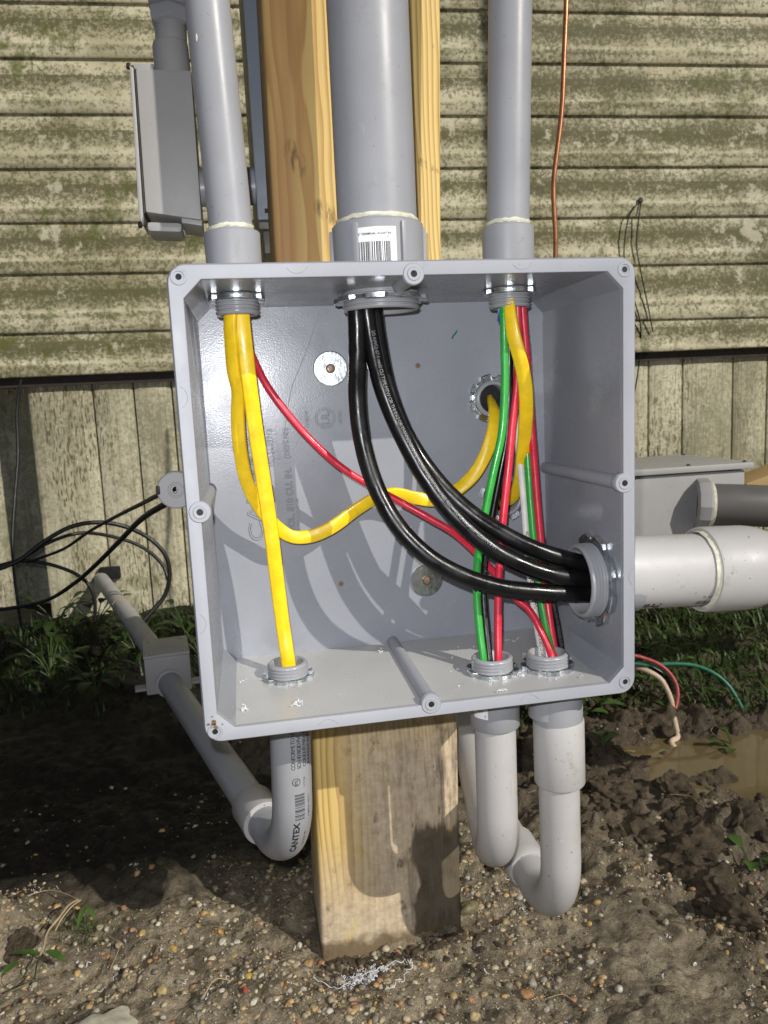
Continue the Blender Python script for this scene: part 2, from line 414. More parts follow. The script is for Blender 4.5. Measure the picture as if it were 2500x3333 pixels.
def mk_wood(name, fresh, late, dirty):
    q = NB(name)
    x, y, z = q.xyz()
    warp = q.math('ADD', q.math('MULTIPLY', q.noise(7, 3, .5, vec=q.sc(q.pos, (1, 1, .22))), .045), q.math('MULTIPLY', q.noise(45, 3, .5, vec=q.sc(q.pos, (1, 1, .12))), .0035))
    dx_ = q.math('ADD', x, .050); dy_ = q.math('SUBTRACT', y, .192)
    rr_ = q.math('ADD', q.math('SQRT', q.math('ADD', q.math('MULTIPLY', dx_, dx_), q.math('MULTIPLY', dy_, dy_))), warp)
    ring = q.math('FRACT', q.math('DIVIDE', rr_, .0038))
    fine = q.noise(420, 4, .65, vec=q.sc(q.pos, (1, 1, .02)))
    f = q.math('ADD', q.ramp(ring, (.0, .05), (.40, .10), (.80, .62), (.92, .66), (1.0, .05)), q.math('MULTIPLY', q.math('SUBTRACT', fine, .5), .5))
    c = q.mix(q.ramp(f, (.05, 0), (.9, 1)), fresh, late)
    broad = q.ramp(q.noise(13, 3, vec=q.sc(q.pos, (1, 1, .15))), (.45, 0), (.66, 1))
    left_shade = q.math('MULTIPLY', q.math('MULTIPLY', q.math('ADD', x, .020), -22.0, True), q.math('MULTIPLY', q.math('ADD', z, .12), 12.0, True))  # post's shaded upper left painted as a darker, redder brown
    c = q.mix(q.math('MULTIPLY', q.math('ADD', q.math('MULTIPLY', broad, .50), .42), left_shade), c, (.36, .185, .075))
    grime = q.ramp(q.noise(70, 5, .75, vec=q.sc(q.pos, (1, 1, .45))), (.66, 0), (.76, 1))
    c = q.mix(q.math('MULTIPLY', grime, .55), c, (.05, .04, .03))
    off2 = q.sc(q.pos, (1, 1, .5), (3, 1, 2))
    if dirty:
        # dried mud film low on the post
        low = q.math('ADD', q.math('MULTIPLY', z, -7.0), q.math('SUBTRACT', q.noise(14, 5, .6), 2.05))
        left = q.math('SUBTRACT', q.math('MULTIPLY', x, 16.0), q.math('MULTIPLY', q.noise(9, 4, vec=q.sc(q.pos, (1, 1, .3))), -1.0))
        film = q.math('MINIMUM', q.math('MULTIPLY', q.math('ADD', left, .55), 1.6, True), q.math('MULTIPLY', q.math('ADD', q.math('MULTIPLY', z, -9.0), -1.5), 1.0, True), True)
        bottom = q.math('MULTIPLY', q.math('ADD', q.math('MULTIPLY', z, -11.0), -3.7), 1.0, True)
        film = q.math('MAXIMUM', film, bottom)
        chips = q.ramp(q.noise(60, 5, .7, vec=q.sc(q.pos, (1, 1, .35))), (.58, 1), (.68, .45))
        mudc = q.mix(q.ramp(q.noise(110, 6, .7), (.35, 0), (.65, 1)), (.42, .335, .245), (.64, .54, .41))
        c = q.mix(q.math('MULTIPLY', q.math('MULTIPLY', film, chips), .85), c, mudc)
        # wet dark mud smear on the right side
        edge = q.math('MULTIPLY', q.math('SUBTRACT', q.noise(30, 6, .6, vec=q.sc(q.pos, (1, 1, .6))), .5), .030)
        wx = q.math('MULTIPLY', q.math('ADD', q.math('ADD', x, edge), -.0130), 300.0, True)
        drip = q.math('MULTIPLY', q.noise(110, 5, .65, vec=q.sc(q.pos, (1, 1, .12))), .05)
        wz = q.math('MULTIPLY', q.math('ADD', q.math('MULTIPLY', z, -1.0), q.math('ADD', drip, -.365)), 110.0, True)
        wet = q.math('MULTIPLY', wx, wz)
        c = q.mix(q.math('MULTIPLY', wet, .94), c, q.mix(q.ramp(q.noise(40, 4), (.4, 0), (.6, 1)), (.050, .040, .025), (.10, .08, .052)))
        grey = q.math('MULTIPLY', q.math('MULTIPLY', q.math('ADD', x, .035), 14.0, True), q.ramp(q.noise(90, 5, .7, vec=q.sc(q.pos, (1, 1, .12))), (.47, 0), (.62, 1)))
        c = q.mix(q.math('MULTIPLY', q.math('MULTIPLY', grey, q.math('MULTIPLY', q.math('ADD', q.math('MULTIPLY', z, -9.0), -1.5), 1.0, True)), .78), c, (.14, .112, .085))
        blot = q.ramp(q.noise(60, 6, .7, vec=off2), (.58, 0), (.66, 1))
        c = q.mix(q.math('MULTIPLY', q.math('MULTIPLY', blot, film), .75), c, (.10, .078, .05))
        # splashes at the very foot
        ft = q.math('MULTIPLY', q.math('ADD', q.math('MULTIPLY', z, -90.0), q.math('ADD', q.math('MULTIPLY', q.noise(70, 4), 3.0), -41.5)), 1.0, True)
        c = q.mix(q.math('MULTIPLY', ft, .85), c, (.13, .09, .045))
    if dirty:
        for (sx_, sy_, rx_, rz_) in ((962, 515, .0105, .016), (1062, 690, .012, .010), (1385, 535, .014, .004)):
            k_ = PY(sx_, sy_, .1645)
            ex = q.math('DIVIDE', q.math('SUBTRACT', x, float(k_[0])), rx_); ez = q.math('DIVIDE', q.math('SUBTRACT', q.math('ADD', z, q.math('MULTIPLY', x, .5)), float(k_[2] + .5 * k_[0])), rz_)
            rad = q.math('ADD', q.math('MULTIPLY', ex, ex), q.math('MULTIPLY', ez, ez))
            st_ = q.ramp(q.noise(260, 4, .7, vec=q.sc(q.pos, (1, 1, .22))), (.44, 0), (.60, 1))
            c = q.mix(q.math('MULTIPLY', q.math('MULTIPLY', st_, q.ramp(rad, (.1, 1), (1.0, 0))), .8), c, (.05, .035, .02))
    n = q.bump(f, .25, .0008); n = q.bump(q.noise(420, 3, vec=q.sc(q.pos, (1, 1, .15))), .2, .0005, n)
    return q.out(c, .62, n, spec=.3)
MAT['wood'] = mk_wood('pine_post', (.68, .505, .185), (.36, .18, .052), True)
MAT['wood2'] = mk_wood('pine_pole', (.55, .40, .19), (.33, .18, .07), False)

def mk_siding(name, vertical):
    q = NB(name)
    st = (.30, 1, 1) if not vertical else (1, 1, .3)
    off = lambda a, sc=(1, 1, 1): q.sc(q.pos, sc, (a * 3.1, a * 1.7, a * 2.3))
    c = q.mix(q.ramp(q.noise(7, 5, .6), (.35, 0), (.65, 1)), (.49, .455, .325), (.72, .68, .535))
    x, y, z = q.xyz()
    if not vertical:
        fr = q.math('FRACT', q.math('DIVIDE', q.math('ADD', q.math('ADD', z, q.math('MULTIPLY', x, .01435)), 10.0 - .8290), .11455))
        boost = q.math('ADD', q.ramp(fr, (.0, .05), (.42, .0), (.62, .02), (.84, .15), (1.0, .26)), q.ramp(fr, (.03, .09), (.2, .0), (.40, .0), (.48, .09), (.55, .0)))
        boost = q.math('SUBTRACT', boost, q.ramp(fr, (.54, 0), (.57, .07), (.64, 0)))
    else:
        boost = q.ramp(q.noise(9, 3, vec=off(2, (1, 1, .5))), (.42, .0), (.66, .10))
    zone = q.math('MULTIPLY', q.math('SUBTRACT', q.noise(3.4, 3, .6, vec=off(5)), .5), .42)
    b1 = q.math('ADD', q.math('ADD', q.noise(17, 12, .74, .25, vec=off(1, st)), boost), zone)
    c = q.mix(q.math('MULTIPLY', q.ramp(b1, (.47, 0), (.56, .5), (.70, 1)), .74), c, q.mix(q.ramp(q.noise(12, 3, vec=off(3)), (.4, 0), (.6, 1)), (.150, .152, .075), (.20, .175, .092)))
    b2 = q.math('ADD', q.math('ADD', q.noise(120, 6, .72, vec=off(4)), q.math('MULTIPLY', boost, .55)), q.math('MULTIPLY', zone, .5))
    c = q.mix(q.math('MULTIPLY', q.ramp(b2, (.495, 0), (.60, 1)), .74), c, (.088, .085, .040))
    g = q.math('ADD', q.noise(21, 10, .72, vec=off(6)), q.math('MULTIPLY', q.math('SUBTRACT', q.noise(5.5, 3, vec=off(7)), .5), .65))
    c = q.mix(q.math('MULTIPLY', q.ramp(g, (.57, 0), (.68, 1)), .72), c, (.105, .125, .026))
    p = q.math('ADD', q.noise(30, 9, .68, vec=off(8)), q.math('MULTIPLY', q.math('SUBTRACT', q.noise(6, 2, vec=off(9)), .5), .5))
    c = q.mix(q.math('MULTIPLY', q.ramp(p, (.60, 0), (.66, 1)), .75), c, (.62, .59, .49))
    if not vertical:
        run = q.math('MULTIPLY', q.ramp(q.noise(55, 4, .6, vec=off(13, (1, 1, .06))), (.56, 0), (.68, 1)), q.ramp(q.noise(5, 2, vec=off(14)), (.45, 0), (.6, 1)))
        c = q.mix(q.math('MULTIPLY', run, .45), c, (.15, .135, .075))
    sp = q.math('MULTIPLY', q.ramp(q.vor(95), (.10, 1), (.15, 0)), q.ramp(q.noise(17, 3, vec=off(10)), (.52, 0), (.6, 1)))
    c = q.mix(q.math('MULTIPLY', sp, .85), c, (.045, .036, .02))
    if vertical:
        c = q.mix(.34, c, (.62, .595, .49))
        rib = q.noise(170, 3, .5, vec=q.sc(q.pos, (1, 1, .012)))
        c = q.mix(q.math('MULTIPLY', q.ramp(rib, (.50, 0), (.62, 1)), .30), c, (.20, .175, .11))
        dash = q.noise(230, 2, .5, vec=q.sc(q.pos, (1, 1, .22)))
        patch = q.ramp(q.noise(8, 3, vec=off(11, (1, 1, .25))), (.44, 0), (.56, 1))
        c = q.mix(q.math('MULTIPLY', q.math('MULTIPLY', q.ramp(dash, (.54, 0), (.60, 1)), patch), .8), c, (.105, .08, .042))
        n = q.bump(q.math('ADD', dash, rib), .45, .002)
    else:
        n = q.bump(q.noise(60, 5, vec=q.sc(q.pos, (.2, 1, 1))), .22, .002)
    c = q.mix(1.0, c, (1.0, .985, .90), 'MULTIPLY')
    return q.out(c, .66, n, spec=.2)
MAT['siding'] = mk_siding('mildewed_siding', False)
MAT['skirt'] = mk_siding('mildewed_skirting', True)

def mk_soil():
    q = NB('wet_gravelly_soil')
    x, y, z = q.xyz()
    c = q.mix(q.ramp(q.noise(11, 5, .6), (.36, 0), (.62, 1)), (.14, .110, .066), (.30, .245, .165))
    c = q.mix(q.ramp(q.noise(120, 5, .7), (.40, 0), (.68, 1)), c, (.40, .34, .235))
    c = q.mix(q.math('MULTIPLY', q.ramp(q.noise(45, 5, .7), (.52, 0), (.64, 1)), .75), c, (.05, .038, .024))
    c = q.mix(q.math('MULTIPLY', q.ramp(q.noise(19, 8, .7, .3), (.50, 0), (.60, 1)), .72), c, q.mix(q.noise(90, 4, .7), (.040, .032, .022), (.105, .088, .062)))
    # coarse sand grains, each with its own colour
    gv = q.vor(520, out='Color'); gd = q.vor(520)
    gr = q.ramp(gd, (.26, 1), (.36, 0))
    pick = q.ramp(q.xyz(gv)[0], (.62, 0), (.68, 1))
    gc = q.mix(q.xyz(gv)[1], (.34, .25, .13), (.42, .38, .30))
    c = q.mix(q.math('MULTIPLY', q.math('MULTIPLY', gr, pick), .65), c, gc)
    # trench mud toward the house, its colour deepened to paint in the shade
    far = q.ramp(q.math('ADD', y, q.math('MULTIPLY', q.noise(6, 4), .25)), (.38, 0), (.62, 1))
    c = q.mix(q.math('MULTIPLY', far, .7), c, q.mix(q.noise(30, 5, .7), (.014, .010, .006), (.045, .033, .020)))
    ground_shade = q.math('MULTIPLY', q.ramp(q.math('ADD', y, q.math('ADD', q.math('MULTIPLY', q.noise(14, 5, .65), .10), q.math('MULTIPLY', x, -.10))), (.335, 0), (.46, 1)), q.ramp(x, (.0, 1), (.12, 0)))  # shadow on the left ground painted as near-black soil
    c = q.mix(q.math('MULTIPLY', ground_shade, .97), c, q.mix(q.noise(40, 5, .7), (.004, .003, .002), (.014, .010, .006)))
    rm = q.ramp(q.math('ADD', q.math('ADD', x, q.math('MULTIPLY', y, .35)), q.math('MULTIPLY', q.noise(10, 5, .65), .16)), (.33, 0), (.45, 1))
    c = q.mix(q.math('MULTIPLY', rm, .6), c, q.mix(q.ramp(q.noise(55, 6, .75), (.38, 0), (.64, 1)), (.022, .016, .009), (.14, .105, .065)))
    h = q.math('ADD', q.noise(150, 6, .72), q.math('MULTIPLY', q.math('MULTIPLY', gr, pick), .25))
    n = q.bump(h, .9, .006)
    return q.out(c, q.ramp(q.noise(25, 4), (.35, .38), (.65, .8)), n, spec=.35)
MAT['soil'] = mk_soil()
def mk_clod():
    q = NB('mud_clod')
    c = q.mix(q.ramp(q.noise(60, 6, .7), (.35, 0), (.68, 1)), (.045, .033, .019), (.165, .125, .078))
    n = q.bump(q.noise(170, 8, .78), 1.0, .006)
    return q.out(c, .62, n, spec=.35)
MAT['clod'] = mk_clod()
def mk_tint(name, rough, var=.25, sc=400):
    q = NB(name)
    c = q.mix(q.ramp(q.noise(sc, 3), (.3, 0), (.7, 1)), q.mix(1.0, q.attr('tint'), (1 - var,) * 3, 'MULTIPLY'), q.attr('tint'))
    return q.out(c, rough, q.bump(q.noise(sc * 1.5, 3), .3, .0006), spec=.4)
MAT['pebble'] = mk_tint('pebble_stone', .55, .5, 260)
def mk_leaf(name, a, b):
    q = NB(name); c = q.mix(q.ramp(q.noise(35, 4), (.35, 0), (.65, 1)), a, b)
    return q.out(c, .5, q.bump(q.noise(300, 2), .3, .0008), spec=.35)
MAT['leaf'] = mk_leaf('leaf_green', (.028, .070, .012), (.07, .135, .027))
MAT['shade_leaf'] = mk_leaf('shade_leaf_green', (.007, .018, .003), (.028, .055, .009))  # leaf green with shade put into the colour, for the left-hand plants
MAT['grass'] = mk_leaf('grass_green', (.022, .048, .009), (.065, .095, .022))
MAT['straw'] = mk_leaf('dry_stem', (.30, .22, .12), (.42, .33, .20))
def mk_water():
    q = NB('muddy_water')
    c = q.mix(q.noise(12, 3), (.12, .09, .042), (.17, .13, .066))
    return q.out(c, .05, q.bump(q.noise(40, 3), .05, .002), spec=.5)
MAT['water'] = mk_water()
MAT['stone'] = simple('pale_flat_stone', (.42, .39, .30), .7, 0, 90, .25, .4)

# ================================================================== THE SETTING
# ------------------------------------------------------------------ ground
GZ = -0.458
def ground_h(x, y):
    x = np.asarray(x, float); y = np.asarray(y, float)
    near = np.exp(-((x / 2.5) ** 2 + (y / 2.5) ** 2))
    h = GZ + .03 * smooth(y, .95, 1.4) * (1 - smooth(x, -.1, .6))
    h = h + near * (.022 * fbm(x * 4.5, y * 4.5, 3, 2) + .013 * fbm(x * 17, y * 17, 4, 9) + .0075 * fbm(x * 60, y * 60, 4, 21, .62))
    # lumpy dug-over mud on the right
    lump = smooth(x + .35 * y + .05 * fbm(x * 6, y * 6, 2, 5), .26, .40) * (1 - smooth(y, 1.05, 1.3))
    h = h + near * lump * (.045 * np.abs(fbm(x * 13, y * 13, 4, 31)) + .022 * fbm(x * 34, y * 34, 4, 40, .6) - .006)
    # trench with standing water
    w = smooth(fbm(x * 9, y * 9, 3, 60) * .05 + np.minimum(np.minimum((x - .385) * .9, (y - .30 - .35 * np.maximum(.47 - x, 0)) * 1.0), .53 - y + .1 * np.abs(x - .5)), 0, .045)
    h = h - .030 * w * (x < 1.3)
    # sandy lump at the far left
    h = h + .05 * np.exp(-(((x + .42) / .05) ** 2 + ((y - .27) / .05) ** 2)) * (1 + .5 * fbm(x * 60, y * 60, 3, 71))
    # soil banked up against the post
    h = h + .007 * np.exp(-((y - .160) / .016) ** 2) * smooth(x, -.105, -.06) * (1 - smooth(x, .04, .10)) * (.55 + 1.1 * fbm(x * 40, y * 40, 3, 91))
    # scooped hollow under the left conduit
    h = h - .02 * np.exp(-(((x + .2) / .16) ** 2 + ((y - .5) / .22) ** 2))
    return h
def axis_pts(a, b, step, far, g=1.13):
    mid = list(np.arange(a, b, step)); r = [mid[-1]]; l = [mid[0]]; s = step
    while r[-1] < far: s *= g; r.append(r[-1] + s)
    s = step
    while l[-1] > -far: s *= g; l.append(l[-1] - s)
    return A(l[:0:-1] + mid + r[1:])
gx = axis_pts(-.62, .68, .0036, 40); gy = axis_pts(.02, .62, .0036, 40, 1.045)
GX, GY = np.meshgrid(gx, gy)
HH = ground_h(GX, GY)
nx, ny = len(gx), len(gy)
V = np.c_[GX.ravel(), GY.ravel(), HH.ravel()]
idx = np.arange(nx * ny).reshape(ny, nx)
F = np.c_[idx[:-1, :-1].ravel(), idx[:-1, 1:].ravel(), idx[1:, 1:].ravel(), idx[1:, :-1].ravel()]
me = bpy.data.meshes.new('ground')
me.vertices.add(len(V)); me.vertices.foreach_set('co', V.ravel())
me.loops.add(F.size); me.loops.foreach_set('vertex_index', F.ravel().astype(np.int32))
me.polygons.add(len(F)); me.polygons.foreach_set('loop_start', np.arange(0, F.size, 4, dtype=np.int32))
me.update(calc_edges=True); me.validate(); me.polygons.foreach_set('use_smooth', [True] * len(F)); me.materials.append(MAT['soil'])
ground = bpy.data.objects.new('ground', me); COL.objects.link(ground); ground['kind'] = 'structure'
# puddle
wv = sheet([(.36, .27), (1.25, .27), (1.25, .62), (.36, .62)], [], lambda x, y: (x, y, GZ - .0135))
tag(mesh('puddle_water', wv, MAT['water'], loc=(.8, .45, GZ - .0135), smooth_deg=0), kind='structure')

# ------------------------------------------------------------------ house wall
WO = A((-.3, 1.40, 0.0)); WU = unit((.9968, -.08, 0)); WN = A((WU[1], -WU[0], 0.0))
def wall(u, v, w): return WO + WU * u + A((0, 0, v)) + WN * w
house = thing('siding_wall', 'mildew stained cream lap siding wall of the house behind the post', 'wall', wall(0, .15, 0))
HX = -.0143 / .9967
ZL = [.1519, .2512, .3816, .4935, .6085, .7232, .8379, .9505]
for k in range(4): ZL.append(ZL[-1] + .1138)
U0, U1 = -1.6, 2.6
for i in range(len(ZL) - 1):
    V = []; F = []; us = np.linspace(U0, U1, 57)
    prof = [(0.0, -.004), (0.0, .0075), (.003, .0098), (.020, .0094), (.046, .0078), (.053, .0060), (.060, .0072), (.085, .0048), (1.0, .0008), (1.06, .0)]
    for u in us:
        x = u + WO[0]
        b = ZL[i] + (x + .6) * HX * (1 if i else .1); t = ZL[i + 1] + (x + .6) * HX
        wav = .0014 * float(vnoise(u * 3.1, i * 3.7, 6)); sag = .0022 * float(vnoise(u * 1.7, i * 9.1, 12))
        for a, w in prof:
            v = b + a if a < .5 else b + (t - b) * (a if a <= 1 else 1) + (0.006 if a > 1 else 0)
            if a < .5 and (t - b) < .1: v = b + a * (t - b) / .1146
            V.append(wall(u, v + sag, w + wav))
    m = len(prof)
    for a in range(len(us) - 1):
        for k in range(m - 1): F.append((a * m + k, (a + 1) * m + k, (a + 1) * m + k + 1, a * m + k + 1))
    mesh('siding_board', (V, F), MAT['siding'], house, 50)
mesh('wall_sheathing', block((0, 0, 0), (U1 - U0, .02, 1.5), 0, M=np.block([[np.c_[WU, -WN, A((0, 0, 1))], wall(U0, .13, -.012)[:, None]], [np.zeros((1, 3)), np.ones((1, 1))]])), MAT['gasket'], house, 0)
skirt = thing('foundation_skirting', 'mildewed vertical panel skirting below the lap siding', 'skirting', wall(0, -.46, -.03))
gr = [-.607, -.459, -.3646, -.2757, -.13, -.035, .055, .20, .295, .385, .53, .625, .72, .815, .907, .997, 1.132, 1.225, 1.37, 1.5, 1.65, 1.8]
for a, b in zip(gr[:-1], gr[1:]):
    ua, ub = (a - WO[0]) / WU[0] + .0008, (b - WO[0]) / WU[0] - .0008
    us = [ua, ua + .002, ua + .012, (ua + ub) / 2, ub - .012, ub - .002, ub]; ws = [-.042, -.0310, -.0285, -.0278, -.0285, -.0310, -.042]
    vs = np.linspace(-.50, .149, 12); V = []; F = []
    for v in vs:
        for u, w in zip(us, ws): V.append(wall(u, v, w + .0016 * float(vnoise(u * 7, v * 6, 14))))
    for j in range(11):
        for k in range(6): F.append((j * 7 + k, j * 7 + k + 1, (j + 1) * 7 + k + 1, (j + 1) * 7 + k))
    mesh('skirting_panel', (V, F), MAT['skirt'], skirt, 30)
mesh('backing_board', block((0, 0, 0), (2.6, .012, .66), 0, M=np.block([[np.c_[WU, -WN, A((0, 0, 1))], wall((-.607 - WO[0]) / WU[0], -.51, -.05)[:, None]], [np.zeros((1, 3)), np.ones((1, 1))]])), MAT['olive'], skirt, 0)
MB4 = lambda p: np.block([[np.c_[WU, -WN, A((0, 0, 1))], A(p)[:, None]], [np.zeros((1, 3)), np.ones((1, 1))]])
mesh('recessed_panel', block((-1.2, 0, 0), (-.002, .012, .655), 0, M=MB4(wall((-.607 - WO[0]) / WU[0], -.50, -.17))), MAT['skirt'], skirt, 0)
mesh('corner_return', block((0, .0, 0), (.012, .14, .655), 0, M=MB4(wall((-.607 - WO[0]) / WU[0] + .001, -.50, -.032))), MAT['skirt'], skirt, 0)

# ------------------------------------------------------------------ wooden post
def post_pt(x, y, up): return PY(x, y, (.163 if up else .166))
tl = post_pt(852, 0, 1); tr_ = post_pt(1437, 0, 1); ml = post_pt(898, 840, 1); mr = post_pt(1440, 840, 1)
bl = post_pt(1020, 2430, 0); br = post_pt(1490, 2400, 0); gl = post_pt(1046, 3065, 0); grr = post_pt(1503, 3000, 0)
zs = [gl[2] - .12, gl[2], bl[2], ml[2], tl[2], 1.2]
xl = [gl[0], gl[0], bl[0], ml[0], tl[0], tl[0]]; xr = [grr[0], grr[0], br[0], mr[0], tr_[0], tr_[0]]
nz = 60; V = []; F = []
zz = np.linspace(gl[2] - .12, 1.25, nz)
DEP = .087; rc = .004
for z in zz:
    a = np.interp(z, zs, xl); b = np.interp(z, zs, xr); w = .0008 * float(vnoise(z * 9, 2, 2))
    sec = []
    for (cx, cy, q0) in ((a, .1645, 180), (b, .1645, 270), (b, .1645 + DEP, 0), (a, .1645 + DEP, 90)):
        sx = 1 if cx == a else -1; sy = 1 if cy < .2 else -1
        for k in range(4):
            an = R(q0 + 30 * k); sec.append((cx + sx * rc + rc * math.cos(an) + w, cy + sy * rc + rc * math.sin(an)))
    V += [(x, y, z) for x, y in sec]
for i in range(nz - 1):
    for k in range(16): F.append((i * 16 + k, i * 16 + (k + 1) % 16, (i + 1) * 16 + (k + 1) % 16, (i + 1) * 16 + k))
F.append(tuple(range(16))[::-1]); F.append(tuple(range((nz - 1) * 16, nz * 16)))
post = mesh('wooden_post', (V, F), MAT['wood'], smooth_deg=40)
tag(post, 'square pine post carrying the open junction box, muddy at its foot', 'post')
# a pole to the right of the picture, whose shadow crosses the siding
pole = mesh('wooden_pole', tube([(1.462, .16, -.6), (1.462, .16, 2.6)], .022, 20), MAT['wood2'])
tag(pole, 'round wooden pole standing to the right of the open junction box', 'pole')

# ================================================================== JUNCTION BOX
box = thing('junction_box', 'large open square grey plastic electrical junction box mounted on the post', 'junction box', (0, .0, -.161))
a_, c_ = .1512, .0118; b_, d_ = .149, .0105; YB = .145
H_L, H_C, H_R = (-.1172, .075), (-.0090, .076), (.0935, .075)
B_L, B_M, B_R = (-.0972, .088), (.0635, .050), (.1085, .046)
S_R = (.046, -.0815)
K1H, K2H = tuple(PY(1600, 1298, YB)[[0, 2]]), tuple(PY(1640, 1620, YB)[[0, 2]])
R1, R2 = .0163, .0295
def lerp(y): return a_ + (b_ - a_) * y / YB
def trap(sgn=1): return [(-a_ + c_, 0), (a_ - c_, 0), (b_ - d_, YB), (-b_ + d_, YB)]
parts = []
parts.append(sheet(trap(), [circle(*h, r) for h, r in ((H_L, R1), (H_C, R2), (H_R, R1))], lambda x, y: (x, y, lerp(y)), True))
mesh('box_floor', sheet(trap(), [circle(*h, R1) for h in (B_L, B_M, B_R)], lambda x, y: (x, y, -lerp(y))), MAT['floor'], box, 0)
parts.append(sheet(trap(), [circle(S_R[1], S_R[0], R2)], lambda z, y: (lerp(y), y, z)))
parts.append(sheet(trap(), [], lambda z, y: (-lerp(y), y, z), True))
for sx in (-1, 1):
    for sz in (-1, 1):
        q = [(sx * (a_ - c_), 0, sz * a_), (sx * a_, 0, sz * (a_ - c_)), (sx * b_, YB, sz * (b_ - d_)), (sx * (b_ - d_), YB, sz * b_)]
        parts.append((A(q), [(0, 1, 2, 3) if sx * sz > 0 else (3, 2, 1, 0)]))
oct_ = [(-b_ + d_, -b_), (b_ - d_, -b_), (b_, -b_ + d_), (b_, b_ - d_), (b_ - d_, b_), (-b_ + d_, b_), (-b_, b_ - d_), (-b_, -b_ + d_)]
hk = [circle(*K1H, R1 - .001), circle(*K2H, R1 - .001)]
parts.append(sheet(oct_, hk, lambda x, z: (x, YB, z)))
mesh('box_body', join(*parts), MAT['box'], box, 0)
o_ = .1565
outp = []
sq = lambda s: [(-s, .008), (s, .008), (s, YB + .005), (-s, YB + .005)]
outp.append(sheet(sq(o_), [circle(*h, r) for h, r in ((H_L, R1), (H_C, R2), (H_R, R1))], lambda x, y: (x, y, o_)))
outp.append(sheet(sq(o_), [circle(*h, R1) for h in (B_L, B_M, B_R)], lambda x, y: (x, y, -o_), True))
outp.append(sheet(sq(o_), [circle(S_R[1], S_R[0], R2)], lambda z, y: (o_, y, z), True))
outp.append(sheet(sq(o_), [], lambda z, y: (-o_, y, z)))
outp.append(sheet([(-o_, -o_), (o_, -o_), (o_, o_), (-o_, o_)], hk, lambda x, z: (x, YB + .005, z), True))
mesh('outer_wall', join(*outp), MAT['rim'], box, 0)
# rim
def rsq(h, r, y, K=8):
    out = []
    for q, (sx, sz) in zip((0, 90, 180, 270), ((1, 1), (-1, 1), (-1, -1), (1, -1))):
        for k in range(K):
            an = R(q + 90 * k / (K - 1)); out.append((sx * (h - r) + r * math.cos(an), y, sz * (h - r) + r * math.sin(an)))
    return out
def chq(h, c, y, K=8):
    out = []
    P = [(h, h - c), (h - c, h), (-(h - c), h), (-h, h - c), (-h, -(h - c)), (-(h - c), -h), (h - c, -h), (h, -(h - c))]
    for j in range(4):
        p, q = A(P[2 * j]), A(P[2 * j + 1])
        for k in range(K):
            v = p + (q - p) * k / (K - 1); out.append((v[0], y, v[1]))
    return out
rings = [rsq(o_, .008, .0095), rsq(.161, .012, .0095), rsq(.161, .012, .0016), rsq(.1598, .011, 0.0), chq(a_ + .0006, c_, 0.0), chq(a_, c_, .0006), chq(a_ - .0001, c_, .004)]
V = [p for r in rings for p in r]; F = []; n = 32
for i in range(len(rings) - 1):
    for k in range(n): F.append((i * n + k, i * n + (k + 1) % n, (i + 1) * n + (k + 1) % n, (i + 1) * n + k))
mesh('rim', (V, F), MAT['rim'], box, 40)
# screw bosses round the rim
def half_disc(cx, cz, r, y0, y1, n=24): return lathe([(1e-5, 0), (r, 0), (r, y1 - y0)], (cx, y0, cz), (0, 1, 0), n)
for (cx, cz, kind) in ((0.000, .1518, 't'), (-.1518, .0012, 'l'), (.1518, .0008, 'r'), (0.0005, -.1508, 'b')):
    o = mesh('screw_boss', join(lathe([(1e-5, -.0007), (.0068, -.0007), (.0073, -.0001), (.0073, .006), (.006, .009)], (cx, 0, cz), (0, 1, 0), 36),
             tube([(cx, .003, cz), (cx * .985, YB, cz * .985)], [.0058, .0052], 20)), MAT['rim'], box, 40)
    mesh('screw_insert', lathe([(.0021, -.0004), (.0023, -.0011), (.0042, -.0013), (.0047, -.0007)], (cx, 0, cz), (0, 1, 0), 28), MAT['rim'], o)
    mesh('screw_hole', disc((cx, -.0010, cz), (0, -1, 0), .0022, 20, .00002), MAT['hole'], o)
for (cx, cz) in ((-.1532, .1528), (.1523, .1522), (-.1535, -.1525), (.1525, -.1512)):
    mesh('corner_ring', lathe([(.0034, 0), (.0036, -.0006), (.0050, -.0006), (.0054, 0)], (cx, 0, cz), (0, 1, 0), 32), MAT['rim'], box)
    mesh('screw_hole', disc((cx, -.0003, cz), (0, -1, 0), .0020, 20, .00002), MAT['hole'], box)
for x, y in ((968, 889), (1700, 876), (1067, 2341), (1724, 2260)):
    p = PY(x, y, 0); k = 1 if y < 1000 else -1
    pts = [(p[0] + .0078 * math.cos(R(t)), -.0001, p[2] + k * .0078 * (1 - math.sin(R(t)))) for t in range(28, 153, 6)]
    mesh('moulded_arc', tube(pts, .00025, 6), MAT['rim'], box)
for x, y in ((611, 1292), (671, 2029), (2047, 1878)):
    p = PY(x, y, 0); k = -1 if x < 1000 else 1
    pts = [(p[0] + k * .0078 * (1 - math.sin(R(t))), -.0001, p[2] + .0078 * math.cos(R(t))) for t in range(28, 153, 6)]
    mesh('moulded_arc', tube(pts, .00022, 6), MAT['rim'], box)
rr = random.Random(9); bits = []
for k in range(26):
    q = PY(697 + rr.gauss(0, 8), 2357 + rr.gauss(0, 11), 0) + A((0, -.0006, 0)); w = rr.uniform(.0003, .0011)
    bits.append(block(q - A((w, .0006, w * .7)), q + A((w, .0006, w * .7)), .0002, 1))
mesh('nest_crumbs', join(*bits), MAT['rust_hole'], box, 30)['kind'] = 'stuff'
